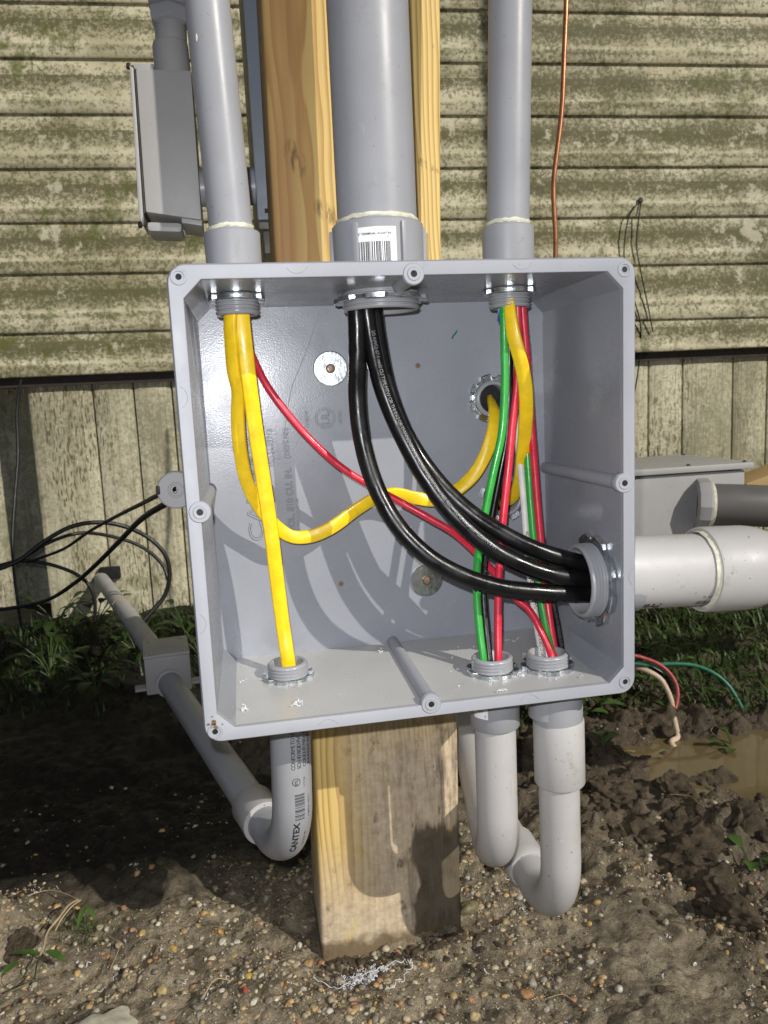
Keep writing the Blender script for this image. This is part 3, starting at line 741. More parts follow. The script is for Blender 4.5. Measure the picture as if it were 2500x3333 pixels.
# mounting tab on the left
tp = PY(573, 1595, .13)
tb = join(lathe([(.0030, .006), (.0030, 0), (.0046, 0), (.0050, -.0008), (.0062, -.0008), (.0066, 0), (.0145, .0), (.0155, .001), (.0155, .006), (.0030, .006)], tp, (0, 1, 0), 40),
          block((tp[0], tp[1] + .0005, tp[2] - .0135), (-.157, tp[1] + .006, tp[2] + .0135), .001))
mesh('mounting_tab', tb, MAT['jbox'], box, 35)
mesh('scorched_chip', block(tp + A((-.0160, -.0008, -.0030)), tp + A((-.0125, .0035, .0045)), .0012), MAT['gasket'], box)
# fender washers with screws
for (x, y) in ((1075, 1200), (1388, 1888)):
    p = PY(x, y, YB)
    o = mesh('fender_washer', lathe([(.0030, -.0014), (.0140, -.0015), (.0147, -.0010), (.0147, 0)], p, (0, 1, 0), 56), MAT['zinc'], box, 12)
    mesh('screw_head', join(lathe([(1e-5, -.0026), (.0012, -.0026), (.0013, -.0034), (.0030, -.0032), (.0040, -.0022), (.0040, -.001)], p, (0, 1, 0), 24),
                            gear(p + A((0, -.0035, 0)), (0, -1, 0), .0006, .0019, .0013, .0002, 6)), MAT['screw'], o)
for (x, y) in ((1360, 1190), (1110, 1900)):
    mesh('drill_hole', disc(PY(x, y, YB) + A((0, -.0004, 0)), (0, -1, 0), .0022, 20, .0001), MAT['rust_hole'], box)
# raised lettering moulded into the back, reading upward
def letters(s, x, y0, y1, cap, ridge=0.0):
    p0 = PY(x, y0, YB); p1 = PY(x, y1, YB); ln = p1[2] - p0[2]
    V, F = text2d(s, cap / .70, 0 if ridge else .0009, 1.0, 0, ridge)
    w = V[:, 0].max() - V[:, 0].min(); V = V.copy(); V[:, 0] = (V[:, 0] - V[:, 0].min()) * ln / w
    return A([(p0[0] + cap / 2 - y, YB - .0003 - z, p0[2] + x_) for x_, y, z in V]), F
L = [letters('CANTEX', 838, 1760, 1398, .0125, .0007), letters('VOL. 810 CU. IN.', 950, 1735, 1522, .0058, .0004), letters('M# 5133713', 884, 1518, 1395, .0048, .00035),
     letters('JUNCTION BOX', 904, 1496, 1402, .0026), letters('(13275 ML)', 935, 1493, 1393, .0040, .00035), letters('NOT FOR MARINE USE', 974, 1740, 1622, .0026)]
pu = PY(1059, 1361, YB)
for s, dx, sz in (('UL', -.0033, .0066), ('LISTED', .0128, .0028), ('MARINE', -.0158, .0028)):
    V, F = text2d(s, sz / .7, 0, 1.0, 0, .0004 if s == 'UL' else .00022); w = V[:, 0].max()
    L.append((A([(pu[0] + dx + sz / 2 + (0 if s != 'UL' else sz / 2) - y, YB - .0003 - z, pu[2] - w / 2 + x) for x, y, z in V]), F))
for r in (.0086, .0070): L.append(lathe([(r - .0005, 0), (r - .0003, -.0010), (r + .0003, -.0010), (r + .0005, 0)], pu, (0, 1, 0), 48))
mesh('raised_lettering', join(*L), MAT['box'], box, 0)
mesh('scratch_line', tube(spline([PY(x, y, YB) for x, y in ((1040, 1012), (1012, 1100), (980, 1185), (950, 1260), (935, 1340), (925, 1420))]), .00035, 6), MAT['jbox'], box)
mesh('green_mark', tube(spline([PY(x, y, YB) for x, y in ((1487, 1076), (1483, 1084), (1476, 1092), (1471, 1102))]), .0007, 6), simple('green_mark', (.01, .12, .09)), box)

# ------------------------------------------------------------------ conduit ends inside the box
def thread_parts(c, d, r, length, back, parent, lr, lock_h, rot=0.0, outr=None):
    """c on the wall, d into the box: threaded hub end and locknut"""
    prof = [(r - .0036, -back), (r - .0036, length - .0008), (r - .0029, length), (r - .0012, length)]
    h = length - .0012; k = 0
    while h > -.004:
        prof += [(r + .0003, h - .0004), (r + .0003, h - .0012), (r - .0009, h - .0017), (r - .0009, h - .0023)]; h -= .0026
    prof += [(r - .0008, -back)]
    mesh('threaded_end', lathe(prof, c, d, 44), MAT['thread'], parent, 50)
    mesh('locknut', gear(A(c) + unit(d) * lock_h, d, r - .0004, lr, lr - .0030, .0030, 8, rot), MAT['zinc'], parent, 30)

def pipe_obj(name, P, r, mat, parent, n=32, cap=True): return mesh(name, tube(P, r, n, cap), mat, parent, 40)
def glue_ring(c, d, r, parent, w=.0022):
    V, F = lathe([(r - .001, -w), (r + .0007, -w * .2), (r + .0010, w * .5), (r - .001, w)], c, d, 40)
    V = V + np.c_[vnoise(V[:, 0] * 500, V[:, 2] * 300 + V[:, 1] * 400, 4), vnoise(V[:, 1] * 500, V[:, 0] * 500, 5), 2 * vnoise(V[:, 0] * 350, V[:, 1] * 350, 6)] * .0008
    return mesh('cement_ring', (V, F), MAT['glue'], parent, 60)

# top three
def top_conduit(label, hub, r, lr, rad, zj, xtop, ytop, thr, lh, ad_r, rot, group):
    base = A((hub[0], hub[1], .151))
    t = thing('conduit', label, 'conduit', base, group)
    thread_parts(base, (0, 0, -1), rad, thr, .03, t, lr, lh, rot)
    mesh('terminal_adapter', lathe([(rad, 0.0062), (ad_r - .0012, .0062), (ad_r, .0075), (ad_r + .0003, zj - .151 - .001), (ad_r - .0006, zj - .151), (r - .001, zj - .151 + .0004)], base, (0, 0, 1), 48), MAT['pipe'], t, 40)
    p1 = A((xtop, ytop, .42)); p0 = A((hub[0], hub[1], zj - .01)); dr = unit(p1 - p0)
    P = A([p0 + dr * s for s in np.linspace(0, 1.0, 30)])
    pipe_obj('pipe', P, r, MAT['pipe'], t, 48)
    glue_ring(p0 + dr * .0125, dr, r, t)
    return t, P, base
G3 = 'conduits entering the top of the junction box'
tL, PL, bL = top_conduit('grey conduit above the two yellow cables, thinner one at the left', H_L, .0158, .0212, .0157, .1945, -.1252, .079, .0155, .0015, .0200, .2, G3)
tC, PC, bC = top_conduit('thick grey conduit in front of the post with a barcode sticker on its adapter', H_C, .0299, .0358, .0290, .1985, -.0085, .079, .0150, .0050, .0340, .1, G3)
tR, PR, bR = top_conduit('grey conduit beside the copper wire, above the green and red wires', H_R, .0163, .0212, .0160, .1965, .1022, .077, .0155, .0015, .0198, .5, G3)
for k, (tt, bb, rr_) in enumerate(((tL, bL, .0202), (tR, bR, .0200))):
    P = A([bb + A((0, 0, s)) for s in np.linspace(0, .05, 12)])
    q = join(on_tube(ring2d(.0026, .0004), P, rr_, .032, 10), on_tube(move2d(text2d('UL', .003), -.0018, -.001), P, rr_, .032, 10), on_tube(move2d(text2d('1  1221', .0042), -.0068, 0, 0), P, rr_, .0235, 10), on_tube(text2d('VA', .003), P, rr_, .037, 10))
    # lettering reads upside down round the collar
    mesh('moulded_mark', q, MAT['jbox'], tt, 0)
for an in range(0, 360, 60):
    a = R(an + 22); d = A((math.sin(a), -math.cos(a), 0)); s = A((math.cos(a), math.sin(a), 0))
    c = bC + d * .0345
    M4 = np.block([[np.c_[s, d, A((0, 0, 1))], c[:, None]], [np.zeros((1, 3)), np.ones((1, 1))]])
    mesh('grip_rib', block((-.0022, -.0015, .008), (.0022, .0020, .0445), .0008, M=M4), MAT['pipe'], tC)
Pst = A([bC + A((0, 0, s)) for s in np.linspace(0, .06, 16)])
def patch(w, h, nx=12, ny=3, rad=.002):
    V = []; F = []
    for j in range(ny + 1):
        for i in range(nx + 1):
            V.append((i / nx * w, j / ny * h, 0))
    for j in range(ny):
        for i in range(nx): F.append((j * (nx + 1) + i, j * (nx + 1) + i + 1, (j + 1) * (nx + 1) + i + 1, (j + 1) * (nx + 1) + i))
    return A(V), F
def around(vf, P, r, s0, ang, lift=.0002):
    """flat art whose x runs round the tube (to the right seen from in front) and y up along it"""
    V, F = vf; W = V.copy(); W[:, 0] = V[:, 1]; W[:, 1] = -V[:, 0]
    return on_tube((W, [f[::-1] for f in F]), P, r, s0, ang, lift=lift)
stk = mesh('barcode_sticker', around(patch(.031, .030), Pst, .0342, .0105, -40), MAT['paper'], tC, 60)
V1 = join(around(move2d(text2d('2" TERMINAL ADAPTER', .00235, bold=.00005), .0030, .0245), Pst, .0342, .0105, -40, .0003), around(move2d(text2d('475', .0023), .0225, .0215), Pst, .0342, .0105, -40, .0003),
          around(move2d(bars(.0240, .0165, 26, 3), .0030, .0035), Pst, .0342, .0105, -40, .0003))
mesh('printed_text', V1, MAT['ink'], stk, 0)

# bottom left conduit with elbow to the small box
G4 = 'conduits leaving the bottom of the junction box'
def tagpath(P): return P
hb = A((B_L[0], B_L[1], -.151))
t = thing('elbow_conduit', 'grey printed conduit elbow left of the post, bending back to a small box', 'conduit', hb, G4)
thread_parts(hb, (0, 0, 1), .0160, .0135, .04, t, .0212, .0004, .3)
v1 = PY(930, 2815, B_L[1] + .03); zb = v1[2] + .0165
x0 = PY(955, 2560, B_L[1])[0]
leg = PZ(552, 2222, zb - .004); leg2 = PZ(815, 2660, zb)
corner = A((PY(948, 2790, B_L[1])[0] + .002, B_L[1], zb))
Pe = fillet([A((hb[0], hb[1], -.151)), corner, leg], .062, 22)
Pe = np.r_[[Pe[0]], [Pe[0] + (Pe[1] - Pe[0]) * k / 8 for k in range(1, 8)], Pe[1:-1], [Pe[-2] + (Pe[-1] - Pe[-2]) * k / 10 for k in range(1, 11)]]
pe = pipe_obj('pipe', Pe, .0167, MAT['pipe'], t, 40)
dl = unit(leg - corner); cs = corner + dl * .078
mesh('coupling', lathe([(.0168, 0), (.0200, 0), (.0207, .0008), (.0207, .041), (.0200, .042), (.0168, .042)], cs, dl, 44), MAT['pipe_dusty'], t, 40)
S_e = np.r_[0, np.cumsum(np.linalg.norm(np.diff(Pe, axis=0), axis=1))]
pr = []
for i, s in enumerate(('CONFORMS TO UL651', 'SCH 40 RIGID PVC', 'CONDUIT MAX 90C', 'SUNLIGHT RESISTANT')):
    pr.append(on_tube(text2d(s, .0046, 0, .78), Pe, .0167, .0725 - .0005 * i, -8 - 17 * i - 0, rev=True))
pr.append(on_tube(ring2d(.0034, .0005), Pe, .0167, .083, -10, rev=True)); pr.append(on_tube(move2d(text2d('ETL', .0030, bold=.00006), -.0027, -.001), Pe, .0167, .083, -10, rev=True))
pr.append(on_tube(text2d('117124', .0030), Pe, .0167, .089, -38, rev=True)); 
pr.append(on_tube(move2d(bars(.0205, .0085, 26, 5), 0, -.004), Pe, .0167, .1140, -20, rev=True)); pr.append(on_tube(text2d('0 88706 19223 7', .0026), Pe, .0167, .1140, -52, rev=True))
pr.append(on_tube(text2d('CANTEX', .0070, bold=.0002), Pe, .0167, .1440, -18, rev=True, lift=.0003)); pr.append(on_tube(text2d('1 IN SCH 40', .0030), Pe, .0167, .1410, -42, rev=True))
mesh('printed_text', join(*pr), MAT['ink'], pe, 0)

# bottom middle
hb = A((B_M[0], B_M[1], -.151))
t = thing('elbow_conduit', 'grey conduit elbow right of the post with a sticker on its adapter', 'conduit', hb, G4)
thread_parts(hb, (0, 0, 1), .0162, .0135, .04, t, .0214, .0004, .05)
zj = PY(1614, 2390, B_M[1] - .02)[2]; xm = PY(1615, 2500, B_M[1])[0]
mesh('terminal_adapter', lathe([(.0162, .0062), (.0192, .0062), (.0198, .008), (.0200, -.151 - zj), (.0194, -.151 - zj + .0008), (.0165, -.151 - zj + .0008)], (xm, B_M[1], -.151), (0, 0, -1), 44), MAT['pipe'], t, 40)
zb = PY(1617, 2838, B_M[1] + .03)[2] + .0168
far = A((xm + .13, .75, zb + .01))
Pm = fillet([A((xm, B_M[1], -.165)), A((xm, B_M[1], zb)), far], .058, 22)
pm = pipe_obj('pipe', np.r_[[Pm[0]], Pm[1:-1], [Pm[-2] + (Pm[-1] - Pm[-2]) * k / 8 for k in range(1, 9)]], .0167, MAT['pipe_dusty'], t, 40)
Ps = A([A((xm, B_M[1], -.151 - s)) for s in np.linspace(0, .06, 12)])
st2 = mesh('barcode_sticker', around(patch(.013, .018, 6, 3), A([p for p in Ps[::-1]]), .0201, .06 - (-.151 - zj) + .011, -70), MAT['paper'], t, 60)
mesh('printed_text', join(around(move2d(bars(.0070, .0110, 7, 9), .0025, .0055), A([p for p in Ps[::-1]]), .0201, .06 - (-.151 - zj) + .011, -70, .0003),
     around(move2d(text2d('0', .003), .0100, .0016), A([p for p in Ps[::-1]]), .0201, .06 - (-.151 - zj) + .011, -70, .0003)), MAT['ink'], st2, 0)

# bottom right
hb = A((B_R[0], B_R[1], -.151))
t = thing('elbow_conduit', 'grey conduit elbow at the far right with a long coupling sleeve', 'conduit', hb, G4)
thread_parts(hb, (0, 0, 1), .0166, .0135, .04, t, .0216, .0004, .45)
xr_ = PY(1817, 2480, B_R[1])[0]; xr2 = PY(1822, 2700, B_R[1])[0]
z1 = PY(1815, 2372, B_R[1] - .02)[2]; z2 = PY(1818, 2585, B_R[1] - .02)[2]
mesh('terminal_adapter', lathe([(.0162, .0062), (.0192, .0062), (.0200, .008), (.0203, -.151 - z1 + .002)], (xr_, B_R[1], -.151), (0, 0, -1), 44), MAT['pipe'], t, 40)
mesh('coupling', lathe([(.0170, 0), (.0202, 0), (.0207, .0010), (.0207, z1 - z2 - .001), (.0201, z1 - z2), (.0165, z1 - z2)], (xr_ + .0006, B_R[1], z1), (xr2 - xr_, 0, z2 - z1), 44), MAT['pipe_dusty'], t, 40)
zb = PY(1798, 2990, B_R[1] + .035)[2] + .0170
cn = A((xr2 + .001, B_R[1], zb)); lg = PZ(1655, 2715, zb)
far = cn + unit(lg - cn) * .42
Pr = fillet([A((xr_, B_R[1], z1)), cn, far], .064, 24)
pipe_obj('pipe', np.r_[[Pr[0]], Pr[1:-1], [Pr[-2] + (Pr[-1] - Pr[-2]) * k / 8 for k in range(1, 9)]], .0167, MAT['pipe_dusty'], t, 40)
dd = unit(far - cn)
mesh('coupling_ring', lathe([(.0168, 0), (.0186, 0), (.0205, .003), (.0207, .012), (.0207, .045), (.0168, .046)], cn + dd * .083, dd, 44), MAT['pipe_dusty'], t, 40)

# right side two-inch conduit
hb = A((.151, S_R[0], S_R[1]))
t = thing('wide_conduit', 'wide pale grey conduit leaving the right side of the junction box', 'conduit', hb)
thread_parts(hb, (-1, 0, 0), .0295, .0165, .03, t, .0375, .0010, .25)
ax0 = A((.1575, S_R[0], PY(2080, 1857, S_R[0])[2])); ax1 = A((PY(2480, 1846, S_R[0])[0], S_R[0], PY(2480, 1844, S_R[0])[2]))
dx = unit(ax1 - ax0)
Pp = A([ax0 + dx * s for s in np.linspace(0, .6, 30)])
p2 = pipe_obj('pipe', Pp, .0297, MAT['pipe_dusty'], t, 56)
mesh('adapter_collar', lathe([(.0297, .0), (.0318, .0), (.0322, .001), (.0322, .0065), (.0316, .0075), (.0297, .0078)], ax0, dx, 48), MAT['pipe_dusty'], t, 40)
sb = (PY(2275, 1845, S_R[0])[0] - ax0[0]); se = (PY(2450, 1845, S_R[0])[0] - ax0[0])
bell = lathe([(.0298, sb + .006), (.0310, sb), (.0345, sb), (.0352, sb + .002), (.0353, se - .012), (.0345, se - .004), (.0318, se + .006), (.0299, se + .012)], ax0, dx, 56)
mesh('bell_end', bell, MAT['pipe_dusty'], t, 40)
glue_ring(ax0 + dx * (sb - .0002), dx, .0322, t, .0032)
pt = [on_tube(text2d('Prin', .0115, bold=.00035), Pp, .0297, float(PY(2160, 1950, S_R[0] - .02)[0] - ax0[0]), 46, rev=True)]
pt.append(on_tube(text2d('69  C', .0040), Pp, .0297, sb - .002, 32, rev=True)); pt.append(on_tube(bars(.012, .006, 9, 4), Pp, .0297, sb - .002, 44, rev=True))
mesh('printed_text', join(*pt), MAT['ink'], p2, 0)

# back hubs
for hk_, lab, rot in ((K1H, 'upper round hub in the back of the box holding the looped yellow cable', .1), (K2H, 'lower round hub in the back of the box behind the red wire', .3)):
    c = A((hk_[0], YB, hk_[1])); t = thing('conduit_hub', lab, 'conduit hub', c, 'hubs in the back of the junction box')
    thread_parts(c, (0, -1, 0), .0160, .0068, .0078, t, .0218, .0004, rot)
    mesh('hub_bore', disc(c + A((0, .0075, 0)), (0, -1, 0), .0126, 28, 0), MAT['hole'], t)

t = thing('unseen_shade_box', 'unseen grey box added behind the two back hubs to shade the ground', 'junction box', (.112, .25, -.155))  # out-of-sight box, added to block sun from the ground behind
mesh('body', block((.070, .1535, -.155), (.1555, .36, .14), .004), MAT['jbox'], t, 35)
mesh('cover', block((.074, .3605, -.150), (.1515, .366, .135), .002), MAT['lb'], t, 35)

# ================================================================== CABLES
def cable_label(o, label, cat='cable', group=None): return tag(o, label, cat, group)
def path(pts, k=10): return spline([PY(x, y, d) for x, y, d in pts], k)
YG = 'flat yellow cables in the junction box'
pA = path([(760, 955, .072), (750, 1030, .072), (753, 1120, .076), (761, 1210, .081), (775, 1275, .085), (774, 1350, .090), (782, 1460, .096), (805, 1570, .104), (845, 1650, .110), (895, 1710, .116), (950, 1746, .118), (1010, 1745, .119), (1080, 1716, .119), (1165, 1655, .119), (1230, 1618, .120), (1290, 1607, .121), (1350, 1620, .122), (1415, 1628, .122), (1480, 1600, .121), (1540, 1548, .120), (1580, 1480, .120), (1603, 1410, .122), (1610, 1350, .128), (1604, 1315, .142), (1596, 1300, .160), (1592, 1296, .18)])
o = mesh('yellow_cable', flat_cable(pA, .0112, .0060, [40, 42, 40, 38, 30, 18, 5, -5, -5, 5, 20, 25, 10, -30, -35, -15, 0, 10, 20, 10]), MAT['yellow'], smooth_deg=60)
cable_label(o, 'yellow flat cable looping low across the box to its upper back hub', group=YG)
pB = path([(790, 955, .075), (788, 1030, .074), (797, 1120, .074), (812, 1250, .077), (832, 1400, .083), (858, 1570, .089), (882, 1730, .093), (903, 1900, .095), (920, 2030, .094), (935, 2130, .089), (944, 2200, .088), (948, 2280, .088)])
o = mesh('yellow_cable', flat_cable(pB, .0116, .0064, [-10, -8, -5, 0, 0, 5, 8, 8]), MAT['yellow'], smooth_deg=60)
cable_label(o, 'yellow flat cable hanging straight down the left side of the box', group=YG)
pC_ = path([(1650, 955, .066), (1657, 1010, .063), (1672, 1090, .061), (1694, 1170, .062), (1708, 1240, .066), (1713, 1320, .072), (1708, 1410, .082), (1700, 1500, .095), (1692, 1560, .108), (1672, 1612, .124), (1645, 1634, .138), (1634, 1630, .158), (1632, 1626, .18)])
o = mesh('yellow_cable', flat_cable(pC_, .0112, .0060, [48, 48, 40, 30, 18, 10, 5, 0, 5, 15, 25]), MAT['yellow'], smooth_deg=60)
cable_label(o, 'yellow flat cable among the red and green wires, curling into the lower back hub', group=YG)

BG = 'thick black cables bending to the right side hub'
kb = [
 ('thick black cable lowest and leftmost of the three, with scuffed insulation', [(1158, 960, .070), (1162, 1040, .070), (1164, 1150, .072), (1163, 1300, .076), (1180, 1440, .074), (1222, 1580, .067), (1290, 1705, .058), (1385, 1805, .050), (1500, 1872, .045), (1620, 1910, .042), (1740, 1926, .041), (1860, 1931, .043), (1990, 1931, .046)]),
 ('thick black cable in the middle of the three, printed with pale lettering', [(1192, 960, .070), (1196, 1030, .070), (1212, 1130, .072), (1247, 1270, .074), (1310, 1420, .071), (1395, 1570, .062), (1490, 1690, .053), (1600, 1785, .046), (1700, 1838, .042), (1790, 1868, .040), (1880, 1884, .042), (1990, 1895, .046)]),
 ('thick black cable uppermost of the three, with a long bright shine', [(1214, 960, .084), (1220, 1030, .085), (1236, 1140, .086), (1268, 1280, .085), (1330, 1430, .082), (1424, 1566, .073), (1530, 1668, .062), (1645, 1742, .053), (1760, 1795, .047), (1850, 1822, .046), (1920, 1838, .047), (1990, 1850, .048)])]
KP = []
for lab, pts in kb:
    P = path(pts, 12); KP.append(P)
    o = mesh('black_cable', tube(P, .0070, 20, True, .03), MAT['black'], smooth_deg=60); cable_label(o, lab, group=BG)
    if len(KP) == 2:
        s = '2/0 AWG) 67.4 mm2 CU TYPE MTW OR THHN-2 OR THWN-2 GR II OIL RES 600 VOLTS FT1 --- ACE 90C --- RoHS 06/20/2024 22:06 HNAH'
        V, F = text2d(s, .0040, 0, .86); V = V.copy(); Lk = np.linalg.norm(np.diff(P, axis=0), axis=1).sum(); V[:, 0] *= (Lk * .60) / V[:, 0].max()
        mesh('printed_text', on_tube(move2d((V, F), 0, -.0012), P, .0071, .026, -12, lift=.0003), MAT['pale_ink'], o, 0)
    if len(KP) == 1:
        # nicked and scraped insulation near the hub
        rr = random.Random(4); bits = []
        T, N, B = frames(P); n = len(P)
        for j in range(46):
            i = rr.randint(int(n * .70), int(n * .93)); a = R(rr.uniform(60, 100) if rr.random() < .7 else rr.uniform(20, 60)); q = P[i] + (N[i] * math.cos(a) - B[i] * math.sin(a) * -1) * .0070
            bits.append(block(q - A((.0013, .0006, .0005)) * rr.uniform(.5, 1.2), q + A((.0013, .0006, .0005)) * rr.uniform(.5, 1.2), .0003, 1))
        mesh('scraped_insulation', join(*bits), MAT['black'], o, 30)

WG = 'coloured wires in the junction box'
def wire(name, mat, label, pts, r=.0031, txt=None, ang=0, tm=None, s0=.03, size=.0034, rev=False):
    P = path(pts, 10); o = mesh(name, tube(P, r, 16, True, .02), MAT[mat], smooth_deg=60); cable_label(o, label, 'wire', WG)
    if txt: mesh('printed_text', on_tube(move2d(text2d(txt, size, 0, .95), 0, -size * .33), P, r, s0, ang, rev=rev, lift=.0002), MAT[tm], o, 0)
    return P
wire('green_wire', 'green', 'green wire at the left of the bundle, running down to the middle bottom hub', [(1640, 960, .066), (1640, 1010, .066), (1642, 1120, .066), (1643, 1260, .067), (1633, 1410, .067), (1605, 1540, .067), (1577, 1680, .068), (1556, 1810, .068), (1552, 1930, .066), (1561, 2050, .060), (1573, 2150, .053), (1578, 2240, .05)], .0032)
wire('black_wire', 'black', 'thin black wire running close beside the left green wire', [(1652, 960, .072), (1652, 1010, .072), (1657, 1130, .073), (1657, 1280, .074), (1648, 1430, .074), (1627, 1545, .074), (1600, 1690, .074), (1578, 1820, .073), (1573, 1930, .071), (1582, 2050, .063), (1592, 2150, .054), (1596, 2240, .05)], .0031, 'VOLTS VW-1 F(UL) TYPE MTW OR THWN-2 OR THHN GASOLINE AND OIL RES', -5, 'grey_ink', .205, .0026)
wire('red_wire', 'red', 'red wire left of the hanging yellow loop, ending in the middle bottom hub', [(1683, 960, .070), (1685, 1010, .070), (1688, 1110, .072), (1683, 1240, .073), (1668, 1380, .071), (1655, 1520, .068), (1640, 1660, .065), (1628, 1800, .064), (1622, 1930, .062), (1621, 2050, .057), (1622, 2150, .051), (1622, 2240, .05)], .0032)
wire('white_wire', 'white', 'white wire printed with black lettering in the right hand bundle', [(1662, 960, .082), (1662, 1040, .083), (1663, 1150, .088), (1667, 1260, .092), (1682, 1400, .096), (1695, 1520, .096), (1706, 1640, .094), (1715, 1760, .091), (1727, 1890, .087), (1742, 2000, .078), (1757, 2090, .064), (1766, 2150, .053), (1770, 2240, .046)], .0030, '600V 90 C DRY OR WET FT1 MADE UNDER U.S. PATENT 7 411 129', 0, 'ink', .315, .0043, True)
wire('green_wire', 'green', 'green wire at the right of the bundle between the white and red wires', [(1694, 960, .082), (1696, 1010, .082), (1698, 1110, .085), (1704, 1250, .090), (1712, 1400, .092), (1720, 1530, .090), (1731, 1680, .086), (1745, 1820, .081), (1762, 1950, .074), (1780, 2050, .064), (1795, 2130, .053), (1800, 2240, .046)], .0032)
wire('red_wire', 'red', 'red wire at the far right of the bundle, with crinkled insulation', [(1700, 960, .078), (1702, 1020, .078), (1711, 1120, .080), (1720, 1240, .083), (1731, 1400, .084), (1741, 1530, .084), (1750, 1650, .082), (1763, 1790, .078), (1777, 1920, .073), (1791, 2030, .065), (1806, 2130, .055), (1810, 2240, .046)], .0032)
wire('red_wire', 'red', 'long red wire slanting from the left top hub to the right bottom hub', [(779, 955, .082), (782, 1030, .083), (796, 1095, .089), (826, 1170, .096), (866, 1250, .100), (935, 1345, .100), (1020, 1440, .098), (1110, 1520, .097), (1205, 1580, .096), (1300, 1632, .094), (1400, 1688, .088), (1480, 1736, .084), (1560, 1810, .083), (1620, 1876, .082), (1676, 1945, .074), (1722, 1985, .066), (1762, 2055, .056), (1787, 2110, .050), (1797, 2150, .044), (1798, 2240, .044)], .0030)
wire('black_wire', 'black', 'thin black wire at the right, rising behind the thick black cables', [(1745, 1660, .094), (1760, 1740, .091), (1777, 1840, .086), (1797, 1950, .076), (1815, 2045, .064), (1828, 2130, .053), (1833, 2180, .046), (1834, 2240, .046)], .0030, 'AWM OR GASOLINE AND OIL RESISTANT II OR AWM', -4, 'grey_ink', .065, .0026)
tp_ = [PY(1636, 985, .078), PY(1632, 1025, .080), PY(1630, 1048, .080)]
V, F = flat_cable(spline(tp_, 6), .0062, .0008, [20, 0, -10]); V = V.copy()
o = mesh('blue_tape_end', (V, F), MAT['blue'], smooth_deg=40); tag(o, 'short blue tape end poking out of the right top hub', 'tape')
P = spline([on(x, y, (0, 1, 0), .60) for x, y in ((1848, -160), (1842, 40), (1836, 180), (1830, 330), (1824, 400), (1812, 500), (1802, 590), (1803, 680), (1808, 760), (1806, 900), (1800, 1000))], 10)
o = mesh('copper_wire', tube(P, .0036, 14, True, .03), MAT['copper'], smooth_deg=60); tag(o, 'bare copper ground wire hanging in front of the siding', 'wire')

# ================================================================== LEFT OF THE POST
lb = thing('conduit_fitting', 'grey conduit fitting with a gasketed side cover behind the left conduit', 'conduit fitting', PY(560, 720, .267))
y0, y1 = .238, .296
q = [PY(441, 222, y0), PY(622, 228, y0), PY(657, 716, y0), PY(474, 690, y0)]
def prism(q, y0, y1, bev=.002):
    bm = bmesh.new(); vs = [bm.verts.new((p[0], y0, p[2])) for p in q]; vb = [bm.verts.new((p[0], y1, p[2])) for p in q]
    bm.faces.new(vs); bm.faces.new(vb[::-1])
    for k in range(len(q)): bm.faces.new((vs[k], vb[k], vb[(k + 1) % len(q)], vs[(k + 1) % len(q)]))
    bmesh.ops.recalc_face_normals(bm, faces=bm.faces[:])
    if bev: bmesh.ops.bevel(bm, geom=bm.edges[:], offset=bev, segments=2, affect='EDGES', profile=.6)
    V = A([v.co[:] for v in bm.verts]); bm.verts.index_update(); F = [tuple(v.index for v in f.verts) for f in bm.faces]; bm.free(); return V, F
mesh('body', prism(q, y0, y1), MAT['lb'], lb, 35)
mesh('gasket', prism([PY(436, 222, y0), PY(441, 222, y0), PY(474, 690, y0), PY(468, 700, y0)], y0 - .001, y1 + .001, .0006), MAT['gasket'], lb)
mesh('cover', prism([PY(421, 210, y0), PY(435, 222, y0), PY(467, 700, y0), PY(462, 728, y0), PY(452, 700, y0)], y0 - .001, y1 + .001, .0012), MAT['lb'], lb, 35)
mesh('screw_lug', prism([PY(431, 204, y0), PY(500, 203, y0), PY(500, 224, y0), PY(436, 222, y0)], y0 + .002, y1 - .004, .001), MAT['lb'], lb, 35)
mesh('screw_lug', prism([PY(474, 716, y0), PY(592, 720, y0), PY(592, 754, y0), PY(478, 750, y0)], y0 + .004, y1 - .008, .004), MAT['lb'], lb, 35)
mesh('foot_lip', prism([PY(590, 700, y0), PY(657, 700, y0), PY(658, 732, y0), PY(590, 722, y0)], y0 + .004, y1 - .002, .001), MAT['lb'], lb, 35)
for x, y in ((424, 216), (462, 732)):
    c = PY(x, y, y0 + .012); mesh('cover_screw', lathe([(1e-5, -.0035), (.0022, -.0033), (.0030, -.002), (.0030, 0), (.0012, .0), (.0012, .006)], c, (1, 0, -.1), 18), MAT['gasket'], lb)
yc = .267
n0 = PY(562, 228, yc); n1 = PY(562, 150, yc); 
mesh('hub_neck', lathe([(.0158, -.01), (.0162, .0), (.0161, .020), (.0150, .023)], n0, (-.02, 0, 1), 36), MAT['lb'], lb, 40)
cv = thing('conduit_riser', 'grey conduit and coupling rising from the gasketed conduit body', 'conduit', PY(558, 135, yc))
a0 = PY(558, 140, yc); up = unit(PY(540, -200, yc) - a0)
mesh('threaded_adapter', lathe([(.0140, -.004), (.0142, .0), (.0144, .016), (.0136, .017)], a0, up, 36), MAT['jbox'], cv, 40)
mesh('hex_shoulder', lathe([(.0140, .014), (.0180, .016), (.0192, .019), (.0192, .027), (.0180, .029)], a0, up, 6), MAT['pipe'], cv, 20)
mesh('coupling', lathe([(.0140, .029), (.0183, .029), (.0186, .0305), (.0186, .085), (.0170, .086)], a0, up, 40), MAT['pipe'], cv, 40)
mesh('pipe', tube([a0 + up * .08, a0 + up * .6], .0165, 32), MAT['pipe'], cv, 40)
np0 = PY(652, 612, .274); np1 = PY(842, 606, .274)
